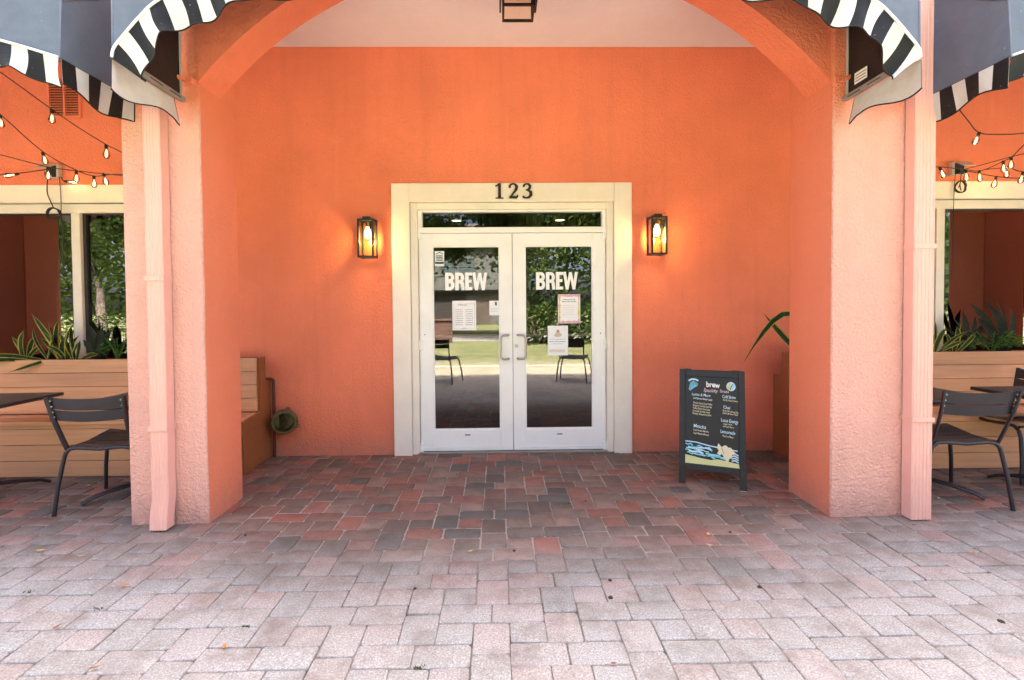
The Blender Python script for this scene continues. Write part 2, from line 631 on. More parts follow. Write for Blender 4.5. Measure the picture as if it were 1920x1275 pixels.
# ------------------------------------------------------------------ ground
pav = MB()
pav.box((-9, -.25, -.12), (9, 4.60, -.0062))
pavement = pav.build('pavement', M['sand'], kind='structure', label='sand bedded brick paver terrace in front of the cafe')
PW, PH, JX, JY = .1605, .1275, .034, 2.944     # module width, row depth, and the joint measured in the photograph
PAL = [((.25, .114, .082), 4), ((.29, .115, .080), 2), ((.20, .110, .082), 5), ((.165, .112, .086), 5), ((.13, .100, .080), 4), ((.112, .100, .085), 2), ((.22, .142, .108), 4), ((.18, .128, .098), 4)]
BAG = [i for i, (c, n) in enumerate(PAL) for _ in range(n)]
cells = []
for j in range(-10, 12):
    for i in range(-16, 17):
        # columns of upright blocks, three courses tall, two blocks each; a second set shifted half the repeat
        bx, by = JX - PW + 4 * PW * i, JY + PH + 4 * PH * j       # shifted set: starts one course above course D
        for (x0, y0) in ((bx, by), (bx - 2 * PW, by + 2 * PH)):
            for k in range(2):
                cells.append((x0, y0 - 1.5 * PH * (k + 1), PW, 1.5 * PH))
            # the pair of long blocks in the middle course, right of the column
            for k in range(2):
                cells.append((x0 + PW + 1.5 * PW * k, y0 - 2 * PH, 1.5 * PW, PH))
            for k in (1, 3):
                cells.append((x0 + k * PW, y0 - PH, PW, PH))


def paver_geo(wd, dp, gap, seed):
    r = random.Random(seed)
    hx, hy = wd / 2 - gap, dp / 2 - gap
    c0 = .011
    out = []
    for sx, sy in ((-1, -1), (1, -1), (1, 1), (-1, 1)):
        c1, c2 = c0 * r.uniform(.6, 1.5), c0 * r.uniform(.6, 1.5)
        a, b = (sx * (hx - c1), sy * hy), (sx * hx, sy * (hy - c2))
        md = (sx * (hx - c1 * .28), sy * (hy - c2 * .28))
        out += [b, md, a] if sx * sy > 0 else [a, md, b]
    out = [(x + r.uniform(-.0012, .0012), y + r.uniform(-.0012, .0012)) for x, y in out]
    n = len(out)
    vs = [(x, y, -.030) for x, y in out] + [(x, y, -.006) for x, y in out] + [(x * .985, y * .98, -.0017) for x, y in out] + [(x * .955, y * .945, 0) for x, y in out]
    fs = []
    for q in range(3):
        fs += [(q * n + k, q * n + (k + 1) % n, q * n + n + (k + 1) % n, q * n + n + k) for k in range(n)]
    fs.append(tuple(3 * n + k for k in range(n)))
    return vs, fs


def col_attr(me, cols):
    a = me.color_attributes.new('Col', 'FLOAT_COLOR', 'POINT')
    a.data.foreach_set('color', [x for c in cols for x in (*c, 1)])


shared = {}
for kd, (wd, dp) in enumerate(((PW, 1.5 * PH), (PW, PH), (1.5 * PW, PH))):
    for ci, (c, _) in enumerate(PAL):
        for var in range(2):
            vs, fs = paver_geo(wd, dp, .0040, kd * 10 + var)
            b = MB().add(vs, fs)
            me = b.mesh('paver', M['paver'], 40)
            jit = random.Random(kd * 100 + ci * 7 + var)
            k = jit.uniform(.88, 1.14)
            col_attr(me, [tuple(x * k for x in c)] * len(vs))
            shared[kd, ci, var] = me
prng = random.Random(11)
items = []
for (x, y, a, b) in cells:
    cx, cy = x + a / 2, y + b / 2
    if cy < -.18 or cy > 4.52 or abs(cx) > 6.2:
        continue
    if (-2.46 + a / 2 < cx < -1.95 - a / 2 and 3.06 + b / 2 < cy < 3.47 - b / 2) or (2.215 + a / 2 < cx < 2.79 - a / 2 and 3.02 + b / 2 < cy < 3.47 - b / 2):
        continue
    kd = 0 if b > PH * 1.2 else (2 if a > PW * 1.2 else 1)
    u, v = project((cx, cy, 0))
    vis = u is not None and -40 < u < 1960 and v < 1300 and not (cy > 3.95 and (cx < -2.2 or cx > 2.67))
    dz = max(.004 * (noise.noise(Vector((cx * 1.7, cy * 1.7, 0)))) + prng.uniform(-.0018, .0022), -.0022)
    q = (prng.uniform(-.010, .010), prng.uniform(-.008, .008), prng.uniform(-.014, .014))
    items.append(((a * b / (cx * cx + cy * cy + 2) ** 1.5 * cy) if vis else 0, cx, cy, kd, prng.choice(BAG), dz, q))
items.sort(reverse=True)
stuff_v, stuff_f, stuff_c = [], [], []
for k, (ar, cx, cy, kd, ci, dz, q) in enumerate(items):
    me = shared[kd, ci, k % 2]
    flip = math.pi if prng.random() < .5 else 0
    mw = Matrix.Translation((cx + prng.uniform(-.002, .002), cy + prng.uniform(-.002, .002), dz)) @ Matrix.Rotation(q[0], 4, 'X') @ Matrix.Rotation(q[1], 4, 'Y') @ Matrix.Rotation(q[2] + flip, 4, 'Z')
    tight = min(max((2.75 - cy) / .5, 0), 1) * prng.uniform(.55, 1.0)
    mw = mw @ Matrix.Diagonal((1 + tight * .0055 / (PW if kd < 2 else 1.5 * PW), 1 + tight * .0055 / (PH if kd else 1.5 * PH), 1, 1))
    if k < 300:
        o = link('paver', me, pavement)
        o.matrix_basis = mw
    else:
        b0 = len(stuff_v)
        stuff_v += [tuple(mw @ v.co) for v in me.vertices]
        stuff_f += [tuple(b0 + i for i in pl.vertices) for pl in me.polygons]
        c = PAL[ci][0]
        kk = prng.uniform(.85, 1.15)
        stuff_c += [tuple(x * kk for x in c)] * len(me.vertices)
me = MB().add(stuff_v, stuff_f).mesh('paver', M['paver'], 40)
col_attr(me, stuff_c)
link('far_pavers', me, pavement, kind='stuff')

# lawn, road and far ground on the camera's side of the terrace
gm = mat('patchy_lawn', (.08, .12, .03), .95)
t, p, N, L = nodes(gm)
pos = N('NewGeometry').outputs['Position']
n1 = noise_tex(N, L, pos, 1.5, 6, .75)
n2 = noise_tex(N, L, pos, 14, 5, .8)
cc = ramp(N, L, n1, [(.32, (.20, .17, .11)), (.5, (.085, .095, .03)), (.64, (.035, .055, .012))])
sepg = N('SeparateXYZ')
L(pos, sepg.inputs[0])
gmix = mixc(N, L, .35, cc, ramp(N, L, n2, [(.3, (.02, .035, .008)), (.7, (.16, .17, .06))]))
wear = N('MapRange', i_1=-3.6, i_2=.6, i_3=0.0, i_4=1.0)  # sandy wear, paled and widened to bounce sunlight into the arcade
L(math_n(N, L, 'ADD', sepg.outputs[1], math_n(N, L, 'MULTIPLY', math_n(N, L, 'SUBTRACT', n1, .5), 9.0)), wear.inputs[0])
L(mixc(N, L, wear.outputs[0], gmix, ramp(N, L, n2, [(.3, (.26, .225, .185)), (.7, (.48, .425, .36))])), p.inputs['Base Color'])
bump(N, L, p, n2, 1, .03)
MB().box((-90, -120, -.5), (90, -.25, -.03)).build('lawn', gm, kind='structure', label='patchy green lawn across from the cafe')
rm = painted('pale_concrete_road', (.2, .19, .175), .9, .2)
MB().box((-90, -13.6, -.2), (90, -10.2, -.022)).build('road', rm, kind='structure', label='pale road beyond the lawn')
MB().box((-90, 4.6, -.5), (90, 60, -.14)).build('ground', gm, kind='structure', label='ground under and behind the building')

# ------------------------------------------------------------------ the cafe building
WY = 4.437
building = thing('cafe_building', (.13, WY, 0), 'orange stucco cafe with arched arcade and white glazed double doors', 'building')


def wall_open(mb, x0, x1, z0, z1, y0, y1, ops):
    xs = sorted({x0, x1} | {o[0] for o in ops} | {o[1] for o in ops})
    zs = sorted({z0, z1} | {o[2] for o in ops} | {o[3] for o in ops})
    inside = lambda x, z: any(o[0] < x < o[1] and o[2] < z < o[3] for o in ops)
    for i in range(len(xs) - 1):
        for j in range(len(zs) - 1):
            a, b, c, d = xs[i], xs[i + 1], zs[j], zs[j + 1]
            if inside((a + b) / 2, (c + d) / 2):
                continue
            mb.quad((a, y0, c), (b, y0, c), (b, y0, d), (a, y0, d))
            mb.quad((a, y1, c), (a, y1, d), (b, y1, d), (b, y1, c))
    for a, b, c, d in ops:
        mb.quad((a, y0, c), (a, y0, d), (a, y1, d), (a, y1, c))
        mb.quad((b, y0, c), (b, y1, c), (b, y1, d), (b, y0, d))
        mb.quad((a, y0, d), (b, y0, d), (b, y1, d), (a, y1, d))
        mb.quad((a, y0, c), (a, y1, c), (b, y1, c), (b, y0, c))
    return mb


DX0, DX1, DZ = -.85, 1.11, 2.43           # door opening
WL = (-5.95, -2.85, .88, 2.44)
WR = (3.3, 5.95, .88, 2.44)
wall_open(MB(), -7.5, 7.8, -.1, 3.912, WY, WY + .2, [(DX0, DX1, -.1, DZ), WL, WR]).build('facade_wall', M['wall'], building)
MB().box((-7.5, WY, 3.912), (7.8, WY + .2, 6.2)).build('upper_wall', M['wall'], building)
cb = MB()
cb.box((-7.5, 3.20, 3.909), (7.8, WY - .001, 4.05))
cb.build('arcade_ceiling', M['ceiling'], building)


def pillar(x0, x1, y0, y1, z1=3.909):
    mb = MB()
    r, pts = .014, []
    for cx, cy, a0 in ((x1 - r, y0 + r, -90), (x1 - r, y1 - r, 0), (x0 + r, y1 - r, 90), (x0 + r, y0 + r, 180)):
        for k in range(5):
            a = R(a0 + 90 * k / 4)
            pts.append((cx + r * math.cos(a), cy + r * math.sin(a)))
    n, nz = len(pts), 40
    vs, fs = [], []
    for j in range(nz + 1):
        z = -.05 + (z1 + .05) * j / nz
        for x, y in pts:
            d = .0035 * noise.noise(Vector((x * 5, y * 5, z * 2.5)))
            vs.append((x + d, y + d * .8, z))
    for j in range(nz):
        fs += [(j * n + k, j * n + (k + 1) % n, j * n + n + (k + 1) % n, j * n + n + k) for k in range(n)]
    mb.add(vs, fs)
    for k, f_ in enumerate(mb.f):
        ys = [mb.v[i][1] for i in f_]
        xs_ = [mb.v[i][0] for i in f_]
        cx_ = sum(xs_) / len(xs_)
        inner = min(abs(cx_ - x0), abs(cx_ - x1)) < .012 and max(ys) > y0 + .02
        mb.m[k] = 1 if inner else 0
    return mb


PILL = [(-6.14, -5.63, 3.04), (-2.462, -1.95, 3.055), (2.213, 2.792, 3.018), (5.94, 6.45, 3.03)]
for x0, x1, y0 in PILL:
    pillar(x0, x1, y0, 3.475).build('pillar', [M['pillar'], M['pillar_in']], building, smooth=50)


def arch_wall(x0, x1, spring, rise_c, y0, y1, ztop):
    """wall between two pillars above a segmental arch whose centre lies rise_c below the spring"""
    hw, cx = (x1 - x0) / 2, (x0 + x1) / 2
    rad = math.hypot(hw, rise_c)
    zc = spring - rise_c
    mb, n = MB(), 48
    prev = None
    for k in range(n + 1):
        x = x0 + (x1 - x0) * k / n
        z = zc + math.sqrt(max(rad * rad - (x - cx) ** 2, 0))
        if prev:
            a, za = prev
            mb.quad((a, y0, za), (x, y0, z), (x, y0, ztop), (a, y0, ztop))
            mb.quad((a, y1, za), (a, y1, ztop), (x, y1, ztop), (x, y1, z))
            mb.quad((a, y0, za), (a, y1, za), (x, y1, z), (x, y0, z))
        prev = (x, z)
    return mb


for (a, b, sp, rc) in ((-5.63, -2.462, 2.9, 1.5), (-1.95, 2.213, 2.905, 1.75), (2.792, 5.94, 2.9, 1.5)):
    arch_wall(a, b, sp, rc, 3.046, 3.29, 3.909).build('arch', M['wall'], building)
MB().box((-6.14, 3.05, 3.9095), (6.45, 3.19, 6.2)).build('parapet', M['wall'], building)
MB().box((-16, 2.85, 6.2), (16, 11.2, 6.4)).build('roof', M['cream'], building)  # unseen roof, raised and widened to shade the terrace
MB().box((-16, 4.45, -.1), (-7.5, 11, 6.2)).build('shadow_block', M['wall'], building)  # unseen blocks added at both ends to widen the building's shadow
MB().box((7.8, 4.45, -.1), (16, 11, 6.2)).build('shadow_block', M['wall'], building)

# door surround, jambs, transom
Y0 = WY
tr = MB()
a, b, zt = -1.023, 1.281, 2.612
tr.box((a, Y0 - .032, -.01), (DX0, Y0 + .05, zt), bev=.006).box((DX1, Y0 - .032, -.01), (b, Y0 + .05, zt), bev=.006)
tr.box((DX0, Y0 - .032, DZ), (DX1, Y0 + .05, zt), bev=.006)
tr.build('door_surround', M['cream'], building)
jb = MB()
jb.box((DX0, Y0 + .002, -.01), (-.783, Y0 + .12, DZ), bev=.004).box((1.045, Y0 + .002, -.01), (DX1, Y0 + .12, DZ), bev=.004)
jb.box((-.783, Y0 + .002, 2.365), (1.045, Y0 + .12, DZ), bev=.004)
jb.build('door_jamb', M['cream'], building)
tf = MB()
tf.box((-.783, Y0 + .03, 2.145), (1.045, Y0 + .11, 2.2), bev=.003)
tf.box((-.783, Y0 + .03, 2.2), (-.741, Y0 + .11, 2.365), bev=.003).box((1.005, Y0 + .03, 2.2), (1.045, Y0 + .11, 2.365), bev=.003)
tf.box((-.741, Y0 + .03, 2.347), (1.005, Y0 + .11, 2.365), bev=.002)
transom = tf.build('transom_frame', M['white'], building)
MB().box((-.741, Y0 + .075, 2.2), (1.005, Y0 + .081, 2.347)).build('transom_pane', M['tglass'], transom)
thr = MB().box((-.80, Y0 + .0, -.02), (1.06, Y0 + .14, .012), bev=.004)
thr.build('threshold', M['alu'], building)
DY = Y0 + .045


def strokes(mb, x, z, h, w_, glyph, y, th=.0012):
    wd = .185 * h
    k = 0
    for pts, ww in glyph:
        mb.ribbon([(x + px * w_, z + pz * h) for px, pz in pts], wd * ww, y - k * .0004, y + th)
        k += 1


def arc(cx, cz, rx, rz, a0, a1, n=8):
    return [(cx + rx * math.cos(R(a0 + (a1 - a0) * k / n)), cz + rz * math.sin(R(a0 + (a1 - a0) * k / n))) for k in range(n + 1)]


hw = .10
GL = {
    'B': [([(.20, 0), (.20, 1)], 1.05), ([(.2, .91), (.55, .91)] + arc(.55, .73, .24, .18, 80, -60) + [(.45, .53), (.2, .53)], .95), ([(.3, .50), (.55, .49)] + arc(.55, .29, .26, .20, 70, -80) + [(.5, .09), (.2, .09)], .98)],
    'R': [([(.20, 0), (.20, 1)], 1.05), ([(.2, .91), (.55, .91)] + arc(.55, .70, .24, .21, 80, -80) + [(.5, .48), (.2, .48)], .95), ([(.55, .50), (.76, .40), (.80, .2), (.83, 0)], .95)],
    'E': [([(.22, 0), (.22, 1)], 1.1), ([(.2, .915), (.84, .915)], .92), ([(.2, .51), (.76, .51)], .88), ([(.2, .085), (.84, .085)], .92)],
    'W': [([(.08, 1), (.26, 0)], .86), ([(.26, 0), (.5, .98)], .8), ([(.5, .98), (.74, 0)], .8), ([(.74, 0), (.92, 1)], .86)],
}


def door_leaf(x0, x1, g0, g1, handle_side, hx0, label):
    d = MB()
    z0, z1, gz0, gz1 = .016, 2.142, .222, 2.02
    y0, y1 = DY, DY + .045
    d.box((x0, y0, z0), (g0, y1, z1), bev=.004).box((g1, y0, z0), (x1, y1, z1), bev=.004)
    d.box((g0, y0 + .0006, z0), (g1, y1, gz0), bev=.003).box((g0, y0 + .0006, gz1), (g1, y1, z1), bev=.003)
    # glazing bead and bottom sweep
    for (p, q) in (((g0, gz0), (g0 + .010, gz1)), ((g1 - .010, gz0), (g1, gz1)), ((g0 + .010, gz0), (g1 - .010, gz0 + .010)), ((g0 + .010, gz1 - .010), (g1 - .010, gz1))):
        d.box((p[0], y0 + .008, p[1]), (q[0], y1 - .006, q[1]))
    d.box((x0 + .004, y0 - .006, z0 + .028), (x1 - .004, y0 + .001, z0 + .036))
    leaf = d.build('door', M['white'], building, label=label)
    MB().box((g0 + .004, y0 + .022, gz0 + .004), (g1 - .004, y0 + .028, gz1 - .004)).build('pane', M['glass'], leaf)
    # pull handle: a bent flat-ended bow
    s = handle_side
    hx = hx0
    pts = [(hx + s * .075, y0 + .005, 1.148), (hx + s * .075, y0 - .03, 1.150), (hx + s * .055, y0 - .052, 1.150), (hx + s * .02, y0 - .058, 1.148), (hx + s * .004, y0 - .058, 1.132), (hx, y0 - .058, 1.10),
           (hx, y0 - .058, .965), (hx + s * .004, y0 - .058, .935), (hx + s * .02, y0 - .058, .92), (hx + s * .055, y0 - .052, .918), (hx + s * .075, y0 - .03, .918), (hx + s * .075, y0 + .005, .92)]
    MB().tube(pts, .0115, 10).build('handle', M['alu'], leaf, smooth=60)
    # push bar on the inside of the glass
    MB().box((g0 + .004, y0 + .036, 1.130), (g1 - .004, y1 + .03, 1.154)).build('push_bar', M['white'], leaf)
    # pivots at the hinge edge
    xe = x0 if s > 0 else x1
    for zc, hh in ((2.14, .11), (1.06, .11), (.05, .09)):
        h = MB().box((xe - .028, y0 - .012, zc - hh / 2), (xe + .028, y0 + .004, zc + hh / 2), bev=.004)
        h.lathe([(0, -hh * .3), (.011, -hh * .3), (.011, hh * .3), (0, hh * .3)], (xe, y0 - .012, zc), n=10)
        h.build('hinge', M['white'], leaf, smooth=40)
    MB().box(((g0 + g1) / 2 - .026, y0 - .003, .165), ((g0 + g1) / 2 + .026, y0 + .002, .178), bev=.001).build('maker_plate', M['ink'], leaf)
    MB().lathe([(0, -.003), (.006, -.003), (.006, 0)], (xe + s * .05, y0, 1.16), (0, 1, 0), 8).build('screw', M['sash'], leaf)
    return leaf


dl = door_leaf(-.779, .1275, -.648, .006, 1, .012, 'left glazed door leaf')
dr = door_leaf(.1325, 1.041, .252, .917, -1, .252, 'right glazed door leaf')
MB().lathe([(0, -.012), (.017, -.012), (.019, 0)], (.165, DY, 1.042), (0, 1, 0), 16).build('lock_cylinder', M['alu'], dr, smooth=40)
for leaf, x0 in ((dl, -.530), (dr, .360)):
    for k, ch in enumerate('BREW'):
        g = MB()
        wds = [.094, .094, .086, .138]
        strokes(g, x0 + [0, .098, .196, .272][k], 1.592, .172, wds[k], GL[ch], DY + .0205, .0012)
        # bold condensed stroke weight
        g.build('letter', M['letter'], leaf)

# windows on both sides
for (x0, x1, z0, z1), muls in ((WL, [-4.04]), (WR, [4.34])):
    fr = MB()
    a, b, c, d = x0 - .17, x1 + .17, z0 - .12, z1 + .17
    yy0, yy1 = Y0 - .03, Y0 + .04
    fr.box((a, yy0, c), (x0, yy1, d), bev=.006).box((x1, yy0, c), (b, yy1, d), bev=.006)
    fr.box((x0, yy0, z1), (x1, yy1, d), bev=.006).box((x0, yy0, c), (x1, yy1, z0), bev=.006)
    win = fr.build('window', M['cream'], building)
    f2 = MB()
    y2, y3 = Y0 + .02, Y0 + .11
    f2.box((x0, y2, z0), (x0 + .05, y3, z1), bev=.003).box((x1 - .05, y2, z0), (x1, y3, z1), bev=.003)
    f2.box((x0 + .05, y2, z1 - .085), (x1 - .05, y3, z1), bev=.003).box((x0 + .05, y2, z0), (x1 - .05, y3, z0 + .06), bev=.003)
    for mx in muls:
        f2.box((mx - .042, y2, z0 + .06), (mx + .042, y3, z1 - .085), bev=.003)
    f2.build('frame', M['cream'], win)
    g2 = MB()
    edges = [x0 + .05] + [q for mx in muls for q in (mx - .042, mx + .042)] + [x1 - .05]
    for k in range(0, len(edges), 2):
        p, q = edges[k], edges[k + 1]
        for s in (p, q - .03):
            g2.box((s, y2 + .03, z0 + .06), (s + .03, y3 - .01, z1 - .085))
        g2.box((p + .03, y2 + .03, z1 - .097), (q - .03, y3 - .01, z1 - .085))
        MB().box((p + .002, y2 + .052, z0 + .062), (q - .002, y2 + .058, z1 - .087)).build('pane', M['wglass'], win)
    g2.build('gasket', M['sash'], win)

# interior seen through the glass
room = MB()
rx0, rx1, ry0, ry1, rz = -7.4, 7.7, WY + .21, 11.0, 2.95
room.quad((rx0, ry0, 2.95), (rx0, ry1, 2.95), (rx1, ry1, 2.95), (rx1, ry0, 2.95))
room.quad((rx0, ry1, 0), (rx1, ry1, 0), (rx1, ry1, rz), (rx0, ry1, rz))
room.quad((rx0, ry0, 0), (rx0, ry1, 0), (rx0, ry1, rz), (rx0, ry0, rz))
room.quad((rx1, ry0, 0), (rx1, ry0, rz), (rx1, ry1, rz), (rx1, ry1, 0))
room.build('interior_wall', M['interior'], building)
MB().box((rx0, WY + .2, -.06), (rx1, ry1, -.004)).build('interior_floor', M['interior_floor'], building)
# house number
num = thing('house_number', (.144, Y0 - .034, 2.46), 'dark bronze house number 123 above the white double doors', 'number')
ny0, ny1 = Y0 - .052, Y0 - .0325
nz, nh = 2.459, .144


def digit(x, glyph):
    mb = MB()
    for k, (pts, wd) in enumerate(glyph):
        mb.ribbon([(x + px * nh, nz + pz * nh) for px, pz in pts], [q * nh for q in wd] if isinstance(wd, list) else wd * nh, ny0 - k * .0007, ny1)
    mb.build('digit', M['number'], num)


digit(-.035, [([(.32, 0), (.32, .99)], .19), ([(.06, .02), (.58, .02)], .055), ([(.05, .80), (.2, .88), (.36, .98)], [.05, .07, .05])])
digit(.095, [([(.10, .70), (.09, .80), (.16, .91), (.30, .965), (.45, .92), (.55, .79), (.52, .62), (.42, .45), (.28, .28), (.12, .07)], [.15, .14, .09, .07, .11, .19, .20, .15, .11, .09]),
             ([(.06, .055), (.30, .07), (.52, .06), (.60, .12), (.63, .24)], [.10, .14, .14, .11, .05])])
digit(.228, [([(.09, .76), (.12, .87), (.26, .955), (.42, .93), (.52, .80), (.48, .66), (.36, .565), (.24, .545)], [.14, .11, .07, .11, .18, .17, .10, .06]),
             ([(.26, .55), (.42, .52), (.56, .40), (.57, .22), (.44, .07), (.26, .02), (.10, .06), (.06, .15)], [.06, .10, .19, .20, .14, .08, .11, .15])])

# ------------------------------------------------------------------ recessed lights inside
for k, (x, y, lb) in enumerate(((-.74, 8.1, 'glowing round recessed light behind the left half of the transom'), (1.08, 8.1, 'glowing round recessed light behind the right half of the transom'), (6.1, 6.2, 'glowing recessed light inside the right hand window'))):
    t_ = thing('recessed_light', (x, y, 2.95), lb, 'light', 'recessed ceiling lights inside the cafe')
    MB().lathe([(.105, 0), (.105, -.012), (.085, -.014), (.085, -.002)], (0, 0, -.002), n=24).build('ring', M['white'], t_, True)
    MB().lathe([(0, -.006), (.084, -.006)], (0, 0, -.002), n=24).build('lens', M['downlight'], t_, True)

# ------------------------------------------------------------------ wall lanterns


def lantern(x, y, label, ztop, side):
    """open glass box on a bracket: x, y centre of the glass box, back plate on the wall"""
    t_ = thing('wall_lantern', (x, WY, ztop - .36), label, 'lamp', 'lit lanterns beside the doors')
    hw_, hd, h = .066, .066, .335
    z1, z0 = ztop - .028, ztop - .028 - h
    fr = MB()
    b = .0082
    for sx in (-1, 1):
        for sy in (-1, 1):
            fr.box((x + sx * hw_ - b, y + sy * hd - b, z0), (x + sx * hw_ + b, y + sy * hd + b, z1))
    for z in (z0, z1):
        for s in (-1, 1):
            fr.box((x - hw_ - b, y + s * hd - b * 1.05, z - b), (x + hw_ + b, y + s * hd + b * 1.05, z + b))
            fr.box((x + s * hw_ - b * 1.05, y - hd + b, z - b * .95), (x + s * hw_ + b * 1.05, y + hd - b, z + b * .95))
    fr.build('frame', M['black'], t_)
    pn = MB()
    for s in (-1, 1):
        pn.quad((x + s * hw_, y - hd, z0), (x + s * hw_, y + hd, z0), (x + s * hw_, y + hd, z1), (x + s * hw_, y - hd, z1))
        pn.quad((x - hw_, y + s * hd, z0), (x + hw_, y + s * hd, z0), (x + hw_, y + s * hd, z1), (x - hw_, y + s * hd, z1))
    pn.build('glass', M['lampglass'], t_)
    MB().box((x - .036, y - .045, z1 + .004), (x + .036, WY - .002, z1 + .034), bev=.003).build('arm', M['black'], t_)
    MB().box((x - .05, WY - .016, z1 - .16), (x + .05, WY - .001, z1 + .036), bev=.003).build('back_plate', M['black'], t_)
    MB().lathe([(.0, .0), (.017, 0), (.019, -.03), (.017, -.058), (0, -.06)], (x, y, z1), n=14).build('socket', M['bronze'], t_, smooth=50)
    MB().lathe([(.012, -.058), (.016, -.072), (.027, -.11), (.028, -.135), (.02, -.155), (.008, -.165), (0, -.167)], (x, y, z1), n=16).build('bulb', M['lampbulb'], t_, smooth=80)
    l = bpy.data.lights.new('lantern_light', 'POINT')
    l.energy = LAMP_W
    l.color = (1, .62, .24)
    l.shadow_soft_size = .03
    lo = bpy.data.objects.new('lantern_light', l)
    COL.objects.link(lo)
    lo.parent = t_
    lo.location = Vector((x, y, z1 - .185)) - Vector((x, WY, ztop - .36))
    return t_


LAMP_W = .46
lantern(-1.217, WY - .145, 'lit black glass lantern on the wall left of the doors', 2.262, 1)
lantern(1.482, WY - .145, 'lit black glass lantern on the wall right of the doors', 2.272, -1)

# ceiling lantern at the top edge
cl = thing('ceiling_lantern', (.155, 3.437, 3.905), 'dark unlit box lantern hanging under the pale arcade ceiling', 'lamp')
fr = MB()
x0, x1, y0, y1, z0, z1 = .047, .267, 3.345, 3.53, 3.60, 3.85
b = .008
for xx in (x0, x1):
    for yy in (y0, y1):
        fr.box((xx - b, yy - b, z0), (xx + b, yy + b, z1))
    fr.box((xx - b, y0 + b, z0 - b), (xx + b, y1 - b, z0 + b))
for yy in (y0, y1):
    fr.box((x0 - b, yy - b * 1.05, z0 - b * .95), (x1 + b, yy + b * 1.05, z0 + b * .95))
fr.box((x0 - .03, y0 - .01, z1), (x1 + .03, y1 + .02, 3.907), bev=.004)
fr.build('frame', M['black'], cl)
for xx in (x0 - .022, x1 + .022):
    MB().box((xx - .006, y0 + .03, z0 + .045), (xx + .006, y1 - .02, z1 - .001)).build('side_plate', M['black'], cl)
gl = MB()
for xx in (x0, x1):
    gl.quad((xx, y0, z0), (xx, y1, z0), (xx, y1, z1), (xx, y0, z1))
for yy in (y0, y1):
    gl.quad((x0, yy, z0), (x1, yy, z0), (x1, yy, z1), (x0, yy, z1))
gl.build('glass', M['lampglass'], cl)
MB().lathe([(0, 0), (.03, 0), (.03, -.05), (.018, -.06), (0, -.06)], (.157, 3.437, z1 - .001), n=14).build('socket', M['bronze'], cl, smooth=40)
MB().lathe([(.013, 0), (.018, -.012), (.03, -.05), (.03, -.07), (.02, -.09), (0, -.1)], (.157, 3.437, z1 - .06), n=14).build('bulb', M['bulbglass'], cl, smooth=80)

# ------------------------------------------------------------------ awnings
RIM = [(1.0, 0), (.994, .05), (.968, .12), (.928, .216), (.883, .30), (.783, .40), (.645, .485), (.46, .555), (.23, .595), (0, .605)]


